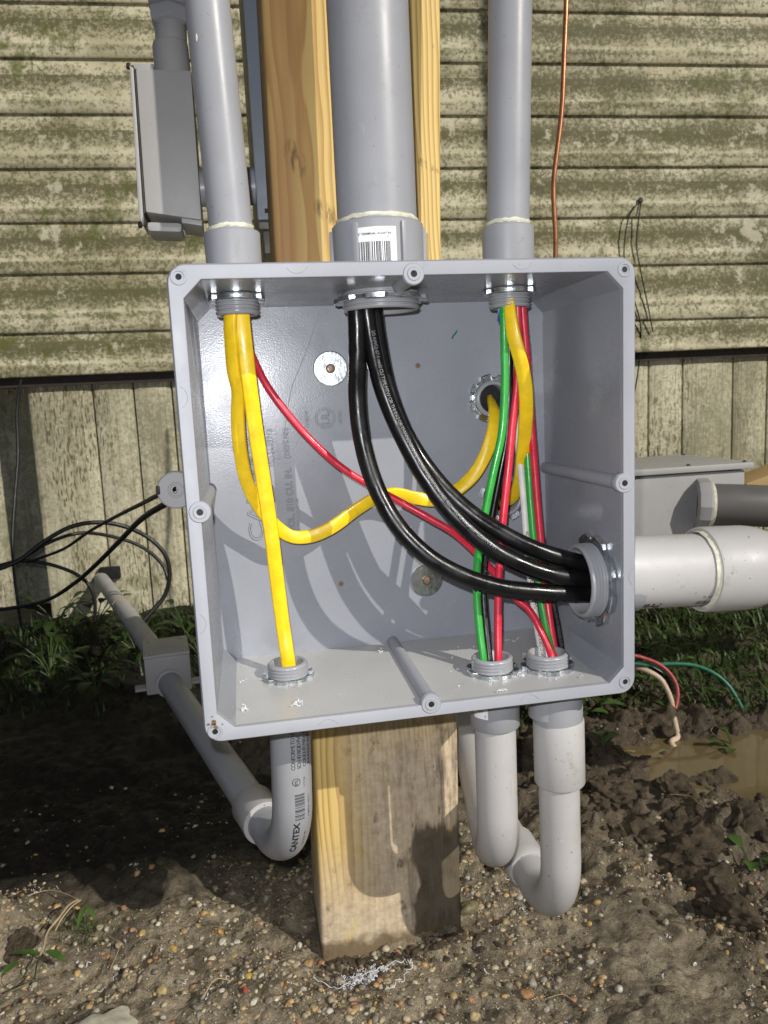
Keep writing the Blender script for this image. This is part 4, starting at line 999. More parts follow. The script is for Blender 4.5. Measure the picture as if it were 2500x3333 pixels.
o = mesh('conduit_nipple', tube([np0 + A((-.008, 0, 0)), np1 + A((.006, 0, 0))], .0172, 36), MAT['pipe'], smooth_deg=40); tag(o, 'short grey conduit nipple joining the conduit body to the blue grey panel', 'conduit')
px0 = PY(842, 720, .262)[0]; pzb = PY(845, 742, .262)[2]
pan = thing('electrical_panel', 'blue grey metal electrical panel edge behind the left side of the post', 'panel', (px0 + .08, .38, pzb))
mesh('enclosure', block((px0, .267, pzb), (px0 + .16, .400, 1.25), .002), MAT['olive'], pan, 35)
mesh('front_cover', block((px0 - .001, .2545, pzb + .006), (px0 + .161, .2665, 1.25), .0015), MAT['panel'], pan, 35)
mesh('bottom_latch', block((px0 + .006, .2533, pzb + .012), (px0 + .009, .2547, pzb + .016), .0003), MAT['gasket'], pan, 35)
mesh('bottom_flange', block((px0 + .004, .272, pzb - .022), (px0 + .12, .39, pzb - .0005), .002), MAT['olive'], pan, 35)

# small box on the conduit to the house
zt = zb_ = None
jc = leg
jb = thing('pull_box', 'small grey plastic pull box with a screwed lid on the conduit to the house', 'junction box', jc)
dirp = unit(A((dl[0], dl[1], 0))); sd = A((dirp[1], -dirp[0], 0))
zl = PZ(552, 2135, 0)  # helper only
top_z = PY(545, 2138, jc[1])[2]; bot_z = PY(545, 2255, jc[1])[2]
hw = (PY(622, 2190, jc[1])[0] - PY(473, 2200, jc[1])[0]) / 2
cxm = (PY(622, 2190, jc[1])[0] + PY(473, 2200, jc[1])[0]) / 2
ctr = A((cxm, jc[1], (top_z + bot_z) / 2)); fw = unit(A((.12 * -1, 1, 0))); rt = A((fw[1], -fw[0], 0))
M4 = np.block([[np.c_[rt, fw, A((0, 0, 1))], ctr[:, None]], [np.zeros((1, 3)), np.ones((1, 1))]])
hh = (top_z - bot_z) / 2
mesh('body', block((-hw, 0, -hh), (hw, .082, hh), .0025, M=M4), MAT['jbox'], jb, 35)
lid = mesh('lid', block((-hw - .0005, -.001, hh + .0002), (hw + .0005, .083, hh + .0045), .001, M=M4), MAT['lb'], jb, 35)
for sx in (-1, 1):
    for yy in (.010, .072):
        mesh('lid_screw', disc((A(M4) @ A((sx * (hw - .008), yy, hh + .0045, 1)))[:3], (0, 0, 1), .0025, 14, .0012), MAT['zinc'], lid)
    mesh('mounting_foot', block((sx * hw - .016, .02, -hh), (sx * hw + .016, .04, -hh + .004), .001, M=M4), MAT['jbox'], jb, 35)
mesh('hub_collar', lathe([(.0165, 0), (.0185, 0), (.0205, -.003), (.0205, -.005), (.0168, -.0055)], leg + dl * 0 + A((0, -.0005, 0)), dl, 36), MAT['jbox'], jb, 40)
w0 = (A(M4) @ A((-hw * .3, .078, 0, 1)))[:3]; w1 = on(330, 1885, WN, WN @ wall(0, 0, -.02))
o = thing('wall_conduit', 'grey conduit running from the small pull box up into the skirting', 'conduit', w0)
mesh('pipe', tube([w0, w1 + unit(w1 - w0) * .03], .0167, 28), MAT['pipe_dusty'], o, 40)
mesh('wall_hole', block((-.016, -.004, -.006), (.034, .012, .024), .004, M=MB4(w1 + A((.012, -.003, .005)) )), MAT['hole'], o)
mesh('tie_wrap', lathe([(.0170, -.0015), (.0180, -.0015), (.0180, .0015), (.0170, .0015)], w0 + (w1 - w0) * .55, w1 - w0, 24), MAT['straw'], o)

# black cables hanging at the left
CG = 'loose black cables hanging in front of the skirting'
def loose(name, label, pts, r, mat='rubber', group=CG, cat='cable'):
    P = spline([PY(x, y, d) for x, y, d in pts], 8)
    o = mesh(name, tube(P, r, 10), MAT[mat], smooth_deg=60); tag(o, label, cat, group)
loose('loose_cable', 'loose black cable in a tall arch dropping beside the wall conduit', [(-40, 1865, .95), (60, 1825, .96), (140, 1765, .97), (230, 1715, .98), (320, 1700, .99), (410, 1715, 1.0), (490, 1755, 1.0), (540, 1810, 1.0), (552, 1870, 1.0), (535, 1940, 1.0), (490, 1995, .99), (450, 2040, .98)], .0042)
loose('loose_cable', 'lower loose black cable arching below the tall one', [(-40, 1850, 1.0), (60, 1822, 1.0), (150, 1770, 1.02), (260, 1735, 1.05), (380, 1750, 1.05), (470, 1785, 1.05), (530, 1840, 1.04), (548, 1890, 1.03)], .0036)
loose('loose_cable', 'black cable slanting up from the ground to the side of the box', [(-40, 1990, .80), (60, 1975, .78), (160, 1950, .72), (240, 1900, .65), (310, 1840, .55), (390, 1760, .42), (460, 1690, .30), (540, 1640, .20), (620, 1600, .17)], .0030)
loose('loose_cable', 'thinner black cable running just above the slanting one to the box', [(90, 1830, 1.0), (200, 1790, .9), (290, 1730, .75), (380, 1680, .58), (460, 1640, .40), (530, 1605, .25), (610, 1575, .17)], .0026)
loose('loose_cable', 'black cable curling under the wall conduit to the ground', [(50, 1825, 1.0), (120, 1828, 1.0), (190, 1845, 1.0), (250, 1870, 1.0), (290, 1905, 1.0), (308, 1950, 1.0), (308, 2020, 1.0)], .0034)
loose('loose_cable', 'thin dark wire hanging from the siding edge at the far left', [(68, 1235, 1.36), (55, 1330, 1.36), (58, 1480, 1.34), (48, 1620, 1.3), (40, 1780, 1.25), (52, 1920, 1.2), (70, 2040, 1.2)], .0030)
loose('thin_wire', 'thin dark cord looped over a nail in the siding', [(2072, 665, 1.293), (2050, 700, 1.292), (2036, 760, 1.291), (2032, 840, 1.293), (2060, 960, 1.292), (2085, 1060, 1.295), (2078, 1200, 1.31), (2055, 1330, 1.31)], .0016, group='cords on the siding nail', cat='cord')
loose('thin_wire', 'thin dark cord falling straight from the same siding nail', [(2086, 662, 1.293), (2078, 720, 1.291), (2072, 800, 1.291), (2085, 880, 1.291), (2110, 1000, 1.29), (2125, 1080, 1.29)], .0016, group='cords on the siding nail', cat='cord')
c = PY(2085, 652, 1.295); o = mesh('siding_nail', lathe([(1e-5, -.004), (.005, -.0035), (.007, -.001), (.0045, .0), (.003, .02)], c, (0, 1, 0), 16), MAT['gasket']); tag(o, 'dark nail in the siding that holds two thin cords', 'nail')

# ================================================================== RIGHT OF THE POST
YF = .48
xr0 = .335; xr1 = PY(2425, 1600, YF)[0]; ztop = PY(2425, 1528, YF)[2]; zbot = ztop - .165
rb = thing('splice_enclosure', 'grey plastic enclosure with a screwed lid behind the wide conduit', 'junction box', (.45, YF + .08, zbot))
mesh('body', block((xr0, YF, zbot), (xr1, YF + .16, ztop), .004), MAT['jbox'], rb, 35)
lid = mesh('lid', block((xr0 - .008, YF - .008, ztop + .0018), (xr1 + .009, YF + .168, ztop + .011), .0025), MAT['lb'], rb, 35)
for x, yy in ((xr1 - .002, .0), (xr1 - .09, .0), (xr1 - .002, .158), (xr0 + .01, .158)):
    mesh('lid_screw', disc((x, YF + yy, ztop + .011), (0, 0, 1), .0042, 16, .0028), MAT['zinc'], lid)
mesh('support_leg', tube([(xr0 + .014, YF + .09, zbot + .01), (xr0 + .014, YF + .09, GZ - .05)], .0135, 20), MAT['jbox'], rb, 40)
hc = PY(2268, 1640, YF); hd = unit(A((.75, -.28, -.04)))
dc = thing('dark_conduit', 'dark grey conduit leaving the enclosure toward the right edge', 'conduit', hc)
mesh('hub_nut', lathe([(.027, -.004), (.0365, -.002), (.0375, .002), (.0375, .013), (.0355, .016), (.030, .017)], hc, hd, 12), MAT['jbox'], dc, 20)
mesh('pale_ring', lathe([(.0300, .016), (.0315, .017), (.0315, .020), (.0295, .021)], hc, hd, 40), MAT['glue'], dc)
mesh('pipe', tube(spline([hc, hc + hd * .06, hc + hd * .16 + A((.01, .01, -.004)), hc + hd * .3 + A((.04, .05, -.01)), hc + hd * .5 + A((.12, .15, -.02))], 8), .0295, 36), MAT['dark_pipe'], dc, 40)
a = PY(2432, 1590, 1.12); b = PY(2640, 1512, 1.12); dv = unit(b - a)
M4 = np.block([[np.c_[dv, A((0, 1, 0)), unit(np.cross(dv, A((0, 1, 0))))], a[:, None]], [np.zeros((1, 3)), np.ones((1, 1))]])
o = mesh('wooden_plank', block((0, 0, -.018), (.4, .09, .012), .003, M=M4), MAT['wood2'], smooth_deg=35); tag(o, 'weathered wooden plank end behind the enclosure at the right edge', 'plank')
# loose buried wires at the right
RG = 'cut wires lying by the puddle'
def gw(name, mat, label, pts, r, cat='wire'):
    P = spline([PY(x, y, d) for x, y, d in pts], 8); o = mesh(name, tube(P, r, 12, True, .05), MAT[mat], smooth_deg=60); tag(o, label, cat, RG)
gw('cut_wire', 'old_red', 'red cut wire bending down to the mud beside the puddle', [(2040, 2130, .62), (2090, 2140, .62), (2150, 2165, .61), (2190, 2205, .60), (2206, 2250, .59), (2200, 2300, .58), (2190, 2318, .575)], .0031)
gw('cut_wire', 'old_green', 'green cut wire arching over the grass into the mud', [(2040, 2158, .63), (2120, 2164, .62), (2200, 2160, .61), (2270, 2168, .60), (2330, 2195, .585), (2370, 2230, .575), (2400, 2275, .565), (2415, 2305, .56)], .0031)
gw('cut_wire', 'tan', 'pale tan cut wire ending in a stub above the puddle', [(2050, 2170, .64), (2110, 2185, .62), (2150, 2210, .61), (2172, 2245, .60), (2185, 2280, .585), (2190, 2320, .56), (2200, 2365, .535), (2205, 2400, .515), (2185, 2415, .505), (2200, 2440, .495)], .0042)
gw('cut_wire', 'black', 'black cut wire curving down behind the red one', [(2060, 2150, .66), (2120, 2170, .65), (2165, 2200, .64), (2185, 2240, .62), (2178, 2290, .60)], .0034)
P = spline([PY(x, y, d) for x, y, d in ((2230, 2190, .78), (2330, 2194, .76), (2430, 2200, .74), (2560, 2206, .72), (2700, 2215, .7))], 6)
o = mesh('black_tubing', tube(P, .0125, 18), MAT['rubber'], smooth_deg=60); tag(o, 'black plastic tubing lying in the grass at the right edge', 'tubing')

# ================================================================== GROUND DETAIL
ICO = None
def ico(sub):
    bm = bmesh.new(); bmesh.ops.create_icosphere(bm, subdivisions=sub, radius=1); V = A([v.co[:] for v in bm.verts]); bm.verts.index_update()
    F = A([[v.index for v in f.verts] for f in bm.faces]); bm.free(); return V, F
I1 = ico(1); I2 = ico(2); I3 = ico(3); I5 = ico(5)
def lump(base, size, seed, rough=.25, flat=.7):
    V, F = base; r = np.random.default_rng(seed); ph = r.uniform(0, 50, 3)
    n = fbm(V[:, 0] * 1.3 + ph[0] + V[:, 2], V[:, 1] * 1.3 + ph[1] - V[:, 2] * .7, 3, seed % 97)
    W = V * (1 + rough * 2 * n)[:, None] * A((1, r.uniform(.6, 1), flat)) * size
    an = r.uniform(0, 6.28); c, s = math.cos(an), math.sin(an); tl = r.uniform(-.4, .4)
    Rz = A([[c, -s, 0], [s, c, 0], [0, 0, 1]]); Rx = A([[1, 0, 0], [0, math.cos(tl), -math.sin(tl)], [0, math.sin(tl), math.cos(tl)]])
    return W @ Rx.T @ Rz.T, F
def scatter_mesh(name, items, mat, label, tints=None, smooth_on=True):
    Vs = []; Fs = []; n = 0; cols = []
    for k, (V, F, p) in enumerate(items):
        Vs.append(V + p); Fs.append(np.asarray(F) + n); n += len(V)
        if tints is not None: cols.append(np.tile(np.r_[tints[k], 1], (len(V), 1)))
    V = np.concatenate(Vs); F = np.concatenate(Fs); w = F.shape[1]
    me = bpy.data.meshes.new(name); org = A([V[:, 0].mean(), V[:, 1].mean(), V[:, 2].min()])
    me.vertices.add(len(V)); me.vertices.foreach_set('co', (V - org).ravel()); me.loops.add(F.size); me.loops.foreach_set('vertex_index', F.ravel().astype(np.int32))
    me.polygons.add(len(F)); me.polygons.foreach_set('loop_start', np.arange(0, F.size, w, dtype=np.int32)); me.update(calc_edges=True); me.validate()
    if smooth_on: me.polygons.foreach_set('use_smooth', [True] * len(me.polygons))
    if tints is not None:
        at = me.color_attributes.new('tint', 'FLOAT_COLOR', 'POINT'); at.data.foreach_set('color', np.concatenate(cols).ravel())
    me.materials.append(mat); o = bpy.data.objects.new(name, me); COL.objects.link(o); o.location = tuple(org)
    o['kind'] = 'stuff'
    if label: o['label'] = label
    return o
PCOL = A([(.42, .33, .20), (.50, .33, .13), (.54, .47, .33), (.38, .28, .16), (.40, .22, .12), (.30, .25, .18), (.55, .41, .20), (.24, .20, .15), (.58, .54, .45), (.46, .38, .24), (.50, .42, .28), (.34, .30, .24)])
def in_view_ground(n, ylo=.02, yhi=.6):
    out = []
    while len(out) < n:
        x = rng.uniform(-.55, .65); y = ylo + (yhi - ylo) * rng.random() ** 1.7
        out.append((x, y))
    return out
PROTO = {k: [lump(b, 1.0, 300 + 7 * q, r, f) for q in range(40)] for k, b, r, f in (('s', I1, .34, .65), ('m', I2, .30, .60), ('c', I2, .45, .72))}
def pick(k, s):
    V, F = PROTO[k][rng.integers(40)]; a = rng.uniform(0, 6.28); c, q = math.cos(a) * s, math.sin(a) * s
    return np.c_[V[:, 0] * c - V[:, 1] * q, V[:, 0] * q + V[:, 1] * c, V[:, 2] * s], F
GRIT = A([(.34, .27, .17), (.26, .21, .14), (.40, .33, .22), (.19, .15, .10), (.45, .38, .27), (.36, .25, .12)])
items = []; tints = []
def blocked(x, y): return -.09 < x < .08 and .16 < y < .27
pts = in_view_ground(72000, .0, .6); PXY = A(pts); PH = ground_h(PXY[:, 0], PXY[:, 1]); PN = fbm(PXY[:, 0] * 9, PXY[:, 1] * 9, 3, 77)
for (x, y), h, d in zip(pts, PH, PN):
    right = float(smooth(x + .35 * y, .14, .34))
    if blocked(x, y) or (y > .36 and rng.random() < .9) or rng.random() > .62 + 1.3 * d - .42 * right: continue
    u = rng.random()
    if u < .62: s = rng.uniform(.0004, .0012); c = GRIT[rng.integers(len(GRIT))] * rng.uniform(.7, 1.35)
    else: s = .0010 + .0032 * rng.random() ** 2.4; c = PCOL[rng.integers(len(PCOL))] * rng.uniform(.7, 1.22)
    V, F = pick('s' if s < .0016 else 'm', s)
    items.append((V, F, A((x, y, float(h) + s * rng.uniform(-.35, .30))))); tints.append(c)
scatter_mesh('gravel', items, MAT['pebble'], 'small rounded gravel scattered in the wet sandy soil', tints)
# single larger stones one can point at
SG = None
stones = [(918, 1580 * 2 - 30, .0, 'x')]
ST = [(560, 3078, .0085, (.50, .33, .10), 'yellow rounded stone lying left of the post foot'), (722, 3048, .0068, (.62, .58, .48), 'white rounded stone left of the post foot'),
      (770, 3045, .0052, (.60, .57, .50), 'small white stone between the post and the wide white one'), (712, 3018, .0072, (.55, .30, .10), 'orange stone at the edge of the shadow left of the post'),
      (526, 3215, .0088, (.52, .40, .18), 'long ochre stone at the bottom left'), (800, 3245, .0058, (.45, .10, .06), 'red and white stone below the post on the left'),
      (826, 3270, .0082, (.64, .58, .46), 'cream stone beside the red and white one'), (812, 3195, .0060, (.55, .38, .09), 'bright ochre stone above the red and white one'),
      (1150, 3247, .0068, (.42, .17, .12), 'pinkish red stone just below the post foot'), (1000, 3112, .0095, (.42, .27, .12), 'flat orange brown stone at the lower left corner of the post'),
      (1213, 3262, .0066, (.48, .42, .26), 'olive cream pebble right of the pinkish red stone'), (1545, 3290, .0082, (.50, .38, .20), 'tan oval stone at the bottom right of the post'),
      (1716, 3215, .0105, (.42, .23, .10), 'large orange brown stone near the bottom right'), (1475, 3205, .0075, (.44, .34, .16), 'angular yellow stone right of the white shavings'),
      (1720, 3105, .0072, (.56, .49, .32), 'pale cream stone below the right elbow'), (1995, 2760, .0095, (.56, .50, .36), 'pale angular stone right of the right elbow'),
      (1525, 2945, .0180, (.22, .19, .10), 'greenish broken stone between the post and the right elbow'), (460, 3030, .0080, (.52, .36, .14), 'ochre stone by the weed at the shadow edge'),
      (1085, 3035, .0001, (.4, .3, .2), ''), (1030, 3010, .0001, (.4, .3, .2), '')]
for (x, y, s, col, lab) in ST:
    if not lab: continue
    s *= .62; p = PZ(x, y, GZ); p[2] = float(ground_h(p[0], p[1])) + s * .22
    rough = .5 if s > .015 else .2
    V, F = lump(I3, s, int(x * 7 + y), rough, .62); 
    o = mesh('stone', (V + p, F), MAT['pebble'], smooth_deg=60 if s < .015 else 25)
    at = o.data.color_attributes.new('tint', 'FLOAT_COLOR', 'POINT'); at.data.foreach_set('color', np.tile(A((*col, 1.0)), len(V)))
    tag(o, lab, 'stone', 'loose stones on the soil')
# soil crumbs
items = []
pts = in_view_ground(14000, .0, .95); PXY = A(pts); PH = ground_h(PXY[:, 0], PXY[:, 1])
for (x, y), h in zip(pts, PH):
    right = float(smooth(x + .35 * y + .06 * float(vnoise(x * 14, y * 14, 3)), .27, .42))
    if blocked(x, y) or rng.random() > .02 + .6 * right: continue
    s = (.0007 + .0050 * rng.random() ** 4) * (1 + 1.5 * right * rng.random())
    V, F = pick('c' if s > .002 else 's', s); items.append((V, F, A((x, y, float(h) + s * rng.uniform(-.3, .3)))))
scatter_mesh('soil_crumbs', items, MAT['clod'], 'crumbs of wet soil lying on the ground')
CL = [(1990, 2610, .034, 'big flat mud clod right of the coupling sleeve'), (2085, 2745, .030, 'mud clod on the path right of the elbow'), (2240, 2780, .036, 'tall mud clod at the right, below the puddle'), (2330, 2520, .030, 'dark mud clod at the lower edge of the puddle'),
      (2180, 2560, .026, 'dark crumbly clod left of the puddle edge'), (1935, 2545, .022, 'small dark clod behind the coupling sleeve'), (2400, 2700, .030, 'dark clod beneath the puddle at the right edge'), (2410, 3010, .028, 'brown clod at the lower right edge of the picture'), (2070, 2475, .024, 'dark clod at the left end of the puddle'), (2330, 2900, .030, 'ridge clod between the grass tuft and the gravel'), (75, 3080, .020, 'sandy clod at the lower left edge')]
for x, y, s, lab in CL:
    p = PZ(x, y, GZ); p[2] = float(ground_h(p[0], p[1])) + s * .22
    V, F = lump(I5, s * .85, int(x + y * 3), .55, .6); V = V * (1 + .30 * fbm(V[:, 0] * 110 + x, V[:, 1] * 110 + V[:, 2] * 95, 5, 5, .62))[:, None]
    o = mesh('mud_clod', (V + p, F), MAT['clod'], smooth_deg=70); tag(o, lab, 'clod', 'mud clods in the dug soil')
items = []
for k in range(420):
    x = rng.uniform(-.085, .075); y = .156 - abs(rng.normal(0, .009)); s = .0007 + .0034 * rng.random() ** 3
    V, F = pick('c', s); items.append((V, F, A((x, y, float(ground_h(x, y)) + s * .2))))
scatter_mesh('post_foot_soil', items, MAT['clod'], 'crumbled wet soil packed against the foot of the post')
# flat pale stone at the bottom left
p = PZ(330, 3352, GZ); V, F = lump(I3, .026, 5, .5, .22); o = mesh('flat_stone', (V + p + A((0, 0, .004)), F), MAT['stone'], smooth_deg=30); tag(o, 'flat pale slab of stone at the bottom left edge', 'stone')
# plastic shavings
def curl(c, r, turns, rad, seed, flat=.5):
    q = random.Random(seed); a0 = q.uniform(0, 6.28); ax = unit((q.uniform(-1, 1), q.uniform(-1, 1), q.uniform(-.3, .3))); u = unit(np.cross(ax, (0, 0, 1))); v = np.cross(ax, u)
    return tube([A(c) + ax * (t / 18 * r * q.uniform(1.6, 2.4)) + (u * math.cos(a0 + t / 18 * 6.28 * turns) + v * math.sin(a0 + t / 18 * 6.28 * turns)) * r * flat for t in range(19)], rad, 4, False)
items = []
for (x, y) in in_view_ground(130, .03, .42):
    if -.09 < x < .08 and .15 < y < .32: continue
    V, F = curl((x, y, float(ground_h(x, y)) + .0015), rng.uniform(.001, .0035), rng.uniform(.4, 1.8), rng.uniform(.0002, .0005), int(rng.integers(1e6))); items.append((V, F, A((0, 0, 0))))
pc = PZ(1190, 3155, GZ)
scatter_mesh('plastic_shavings', items, MAT['shaving'], 'white plastic shavings scattered over the soil')
items = []
for k in range(70):
    q = A((rng.normal(0, .013), rng.normal(0, .004), 0)) + pc; q[2] = float(ground_h(q[0], q[1])) + rng.uniform(.001, .006)
    V, F = curl(q, rng.uniform(.001, .0035), rng.uniform(.8, 3), rng.uniform(.00025, .0005), k + 900); items.append((V, F, A((0, 0, 0))))
o = scatter_mesh('shaving_pile', items, MAT['shaving'], 'heap of white curled plastic shavings at the foot of the post')
P = spline([PZ(x, y, z) for x, y, z in ((1020, 3190, GZ + .004), (1110, 3215, GZ + .004), (1200, 3170, GZ + .006), (1280, 3140, GZ + .010), (1330, 3125, GZ + .010), (1340, 3140, GZ + .008), (1310, 3185, GZ + .005), (1265, 3215, GZ + .003))], 8)
o = mesh('long_shaving', tube(P + np.c_[vnoise(np.arange(len(P)) * .8, 0, 1), vnoise(np.arange(len(P)) * .8, 9, 2), vnoise(np.arange(len(P)) * .8, 5, 3) * 1.5] * .004, .00036, 5), MAT['shaving'], smooth_deg=60); tag(o, 'long looping white plastic strip on the heap at the post foot', 'shaving')
# shavings and flakes on the box floor, and the sand grains
items = []
for k in range(34):
    x = rng.uniform(-.12, .14); y = rng.uniform(.01, .13)
    if rng.random() < .6: x = rng.normal(.085, .035)
    if abs(x) > .14: continue
    q = (x, y, -lerp(y) + .0006); V, F = curl(q, rng.uniform(.0006, .0022), rng.uniform(.3, 1.5), rng.uniform(.00018, .0004), k + 50, .35); items.append((V, F, A((0, 0, 0))))
for (x, y) in ((780, 2217), (801, 2309), (960, 2292), (965, 2285), (1243, 2123), (1630, 2246), (1712, 2130), (1700, 2200)):
    q = PZ(x, y, -.150)
    for j in range(7): V, F = curl(q + rng.normal(0, .0018, 3) * A((1, .6, .2)), rng.uniform(.0008, .0022), rng.uniform(.4, 1.6), .00035, int(x + y + j), .5); items.append((V, F, A((0, 0, 0))))
scatter_mesh('box_shavings', items, MAT['shaving'], 'white plastic shavings lying on the floor of the junction box')

# ------------------------------------------------------------------ plants
def leaf(base, d, up, ln, w, bend=.3, n=6):
    d = unit(d); s = unit(np.cross(d, up)); V = []; F = []
    for i in range(n + 1):
        t = i / n; ww = w * math.sin(math.pi * min(.04 + t * .96, 1)) ** .8 * (1 - .25 * t); c = A(base) + d * ln * t + A(up) * ln * (bend * t - bend * 1.5 * t * t)
        V += [c - s * ww + A(up) * ww * .25, c, c + s * ww + A(up) * ww * .25]
    for i in range(n):
        for k in range(2): F.append((3 * i + k, 3 * i + k + 1, 3 * i + k + 4, 3 * i + k + 3))
    return A(V), F
def weed(label, x, y, z, n, ln, w, seed, group='weeds by the skirting', hgt=.05, mat='leaf'):
    r = random.Random(seed); p = A((x, y, z)); t = thing('weed', label, 'plant', p, group)
    stems = []
    for k in range(n):
        a = r.uniform(0, 6.28); h = hgt * r.uniform(.4, 1.2); tip = p + A((math.cos(a) * h * .6, math.sin(a) * h * .6, h))
        stems.append(tube(spline([p, p + A((math.cos(a) * h * .2, math.sin(a) * h * .2, h * .6)), tip], 3), .0012, 5))
        mesh('leaf', leaf(tip, (math.cos(a), math.sin(a), r.uniform(-.3, .5)), A((0, 0, 1)), ln * r.uniform(.6, 1.2), w * r.uniform(.7, 1.2)), MAT[mat], t, 60)
    mesh('stem', join(*stems), MAT['grass'], t, 60)
gy_ = lambda x, y: float(ground_h(x, y))
wl = [('leafy weed against the skirting at the far left', -.56, 1.30), ('leafy weed under the lower end of the slanting black cable', -.47, 1.27), ('broad leaved weed left of the wall conduit', -.40, 1.22), ('broad leaved weed just below the wall conduit', -.36, 1.10),
      ('small weed behind the pull box lid', -.27, 1.20), ('weed right of the small pull box', -.23, 1.05), ('low weed in the shade left of the pull box', -.42, .95), ('low weed far left in the deep shade', -.52, 1.05)]
for k, (lab, x, y) in enumerate(wl): weed(lab, x, y, gy_(x, y), 14, .045, .012, 40 + k, hgt=.07, mat='shade_leaf')
weed('small round leaved seedling beside the coupling sleeve', *(lambda p: (p[0], p[1], gy_(p[0], p[1])))(PZ(1965, 2425, GZ)), 3, .022, .011, 3, 'seedlings by the puddle', .016)
weed('green seedling right under the corner of the junction box', *(lambda p: (p[0], p[1], gy_(p[0], p[1])))(PZ(1915, 2330, GZ)), 4, .026, .009, 5, 'seedlings by the puddle', .02)
weed('leafy seedling at the lower right edge', *(lambda p: (p[0], p[1], gy_(p[0], p[1])))(PZ(2440, 2800, GZ)), 5, .026, .008, 6, 'seedlings by the puddle', .02)
weed('pale leafy plant standing behind the puddle', *(lambda p: (p[0], p[1], gy_(p[0], p[1])))(PZ(2390, 2400, GZ)), 7, .030, .009, 8, 'seedlings by the puddle', .03, 'grass')
# uprooted weed at the lower left
p = PZ(150, 3070, GZ + .006); t = thing('uprooted_weed', 'uprooted weed with a pale bent stem at the shadow edge', 'plant', p)
mesh('stem', join(tube(spline([PZ(x, y, z) for x, y, z in ((255, 2928, GZ + .022), (225, 2945, GZ + .024), (190, 2990, GZ + .020), (155, 3035, GZ + .016), (142, 3085, GZ + .012), (130, 3110, GZ + .01))], 6), .0011, 6),
               tube(spline([PZ(x, y, z) for x, y, z in ((262, 2930, GZ + .022), (232, 2952, GZ + .024), (200, 2992, GZ + .018), (180, 3030, GZ + .012))], 6), .0008, 6)), MAT['straw'], t, 60)
mesh('root', tube(spline([PZ(x, y, GZ + .012) for x, y in ((255, 2928), (210, 2908), (160, 2897), (90, 2915))], 6), .0005, 5), MAT['straw'], t, 60)
mesh('stem', tube(spline([PZ(x, y, GZ + .006) for x, y in ((142, 3085), (120, 3140), (105, 3190), (40, 3225))], 6), .0008, 5), MAT['grass'], t, 60)
for (x, y, x2, y2, w) in ((132, 3105, 30, 3100, .0042), (60, 3130, 0, 3175, .0045), (150, 3095, 215, 3125, .0048), (280, 2945, 310, 2990, .0030), (275, 2950, 250, 3020, .0030)):
    a = PZ(x, y, GZ + .010); b = PZ(x2, y2, GZ + .008); mesh('leaf', leaf(a, b - a, A((0, 0, 1)), np.linalg.norm(b - a), w, .15), MAT['leaf'], t, 60)
def blades(n, fx, mat, name, label, ln=(.02, .06), w=.0011):
    items = []
    while len(items) < n:
        q = fx()
        if q is None: continue
        x, y = q; a = rng.uniform(0, 6.28); l = rng.uniform(*ln); h = rng.uniform(.25, 1.0)
        d = A((math.cos(a), math.sin(a), 0)); s = A((-math.sin(a), math.cos(a), 0)); z = gy_(x, y) - .002; V = []
        for i in range(4):
            t = i / 3; c = A((x, y, z)) + d * l * (1 - h * .6) * t ** 1.4 + A((0, 0, 1)) * l * h * (t - .35 * t * t); ww = w * (1 - t * .85); V += [c - s * ww, c + s * ww]
        items.append((A(V), A([(0, 1, 3, 2), (2, 3, 5, 4), (4, 5, 7, 6)]), A((0, 0, 0))))
    return scatter_mesh(name, items, mat, label)
def gr_right():
    x = rng.uniform(.22, 1.5); y = rng.uniform(.50, 1.26)
    if y < .58 + .06 * float(fbm(x * 8, 1.0, 2, 3)) or rng.random() > .85 + 1.0 * float(fbm(x * 9, y * 9, 2, 8)): return None
    return x, y
blades(9500, gr_right, MAT['grass'], 'grass', 'short green grass growing behind the puddle', (.025, .08), .0024)
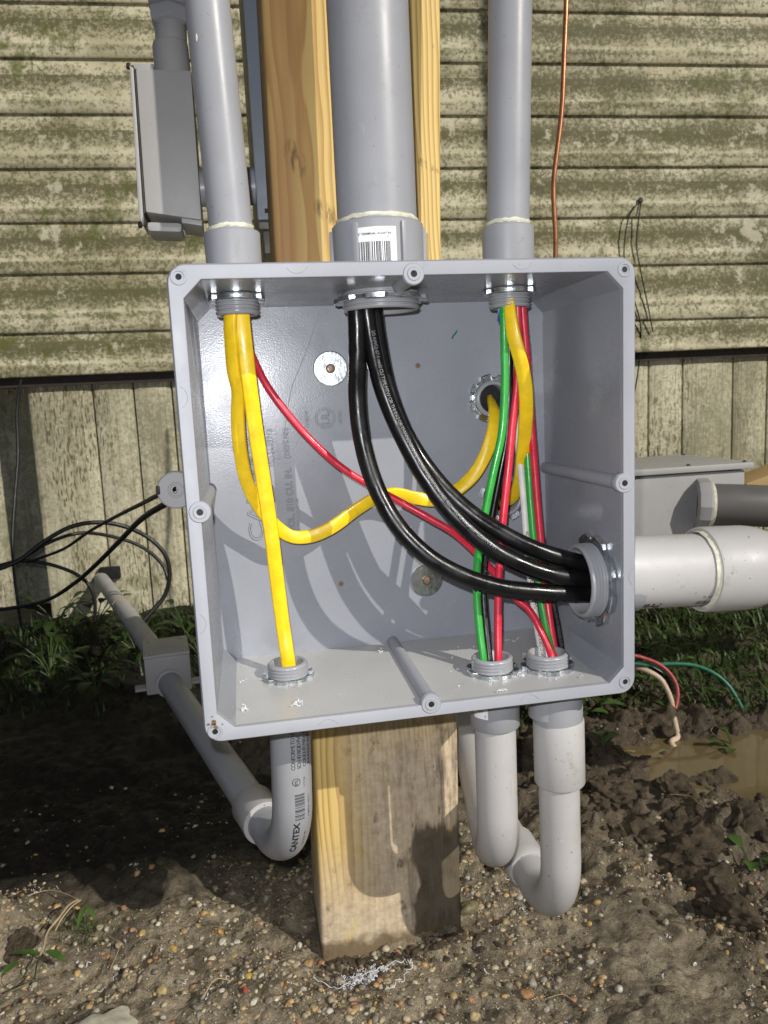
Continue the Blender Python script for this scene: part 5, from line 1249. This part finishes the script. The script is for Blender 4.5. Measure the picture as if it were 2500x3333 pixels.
def gr_left():
    x = rng.uniform(-.85, -.1); y = rng.uniform(.85, 1.38)
    if rng.random() > smooth(y, .80, 1.2) * (.6 + 1.3 * float(fbm(x * 9, y * 9, 2, 18))): return None
    return x, y
blades(2600, gr_left, MAT['shade_leaf'], 'wall_grass', 'shade-darkened grass and ground cover at the foot of the skirting', (.02, .07), .0020)
def gr_clump():
    q = PZ(250 + rng.normal(0, 38), 3000 + rng.normal(0, 30), GZ); return q[0], q[1]
blades(170, gr_clump, MAT['grass'], 'grass_clump', 'small wilted grass clump beside the uprooted weed', (.008, .026), .0007)
# fallen leaf litter behind the puddle
items = []
for k in range(420):
    q = gr_right()
    if q is None: continue
    a = rng.uniform(0, 6.28); V, F = leaf((q[0], q[1], gy_(*q) + rng.uniform(.004, .02)), (math.cos(a), math.sin(a), rng.uniform(-.2, .4)), A((0, 0, 1)), rng.uniform(.015, .045), rng.uniform(.004, .010)); items.append((V, F, A((0, 0, 0))))
scatter_mesh('leaf_litter', items, MAT['leaf'], 'loose green leaves lying among the grass behind the puddle')

# dry stems lying about
items = []
for k in range(150):
    x = rng.uniform(-.5, 1.1); y = rng.uniform(.05, 1.2)
    if blocked(x, y) or (abs(x) < .1 and y < .32) or (x < .1 and y > .3): continue
    a = rng.uniform(0, 6.28); l = rng.uniform(.012, .06); z = float(ground_h(x, y)) + .002
    P = spline([(x, y, z), (x + math.cos(a) * l * .5, y + math.sin(a) * l * .5, z + rng.uniform(.001, .006)), (x + math.cos(a + .4) * l, y + math.sin(a + .4) * l, z)], 4)
    V, F = tube(P, rng.uniform(.0003, .0007), 4, False); items.append((V, F, A((0, 0, 0))))
scatter_mesh('dry_litter', items, MAT['straw'], 'thin dry stems and straw scattered over the ground')
# dried cement runs on the left conduit
for (x, y, l) in ((697, 545, .010), (640, 120, .006), (745, 700, .005)):
    c = PY(x, y, .0655)
    V, F = lump(I2, 1.0, x, .15, 1.0); mesh('cement_drip', (V * A((.0011, .0009, l * .5)) + c, F), MAT['glue'], tL, 60)
for o in COL.objects:
    if o.name.split('.')[0] in ('printed_text', 'scraped_insulation'): o['kind'] = 'stuff'
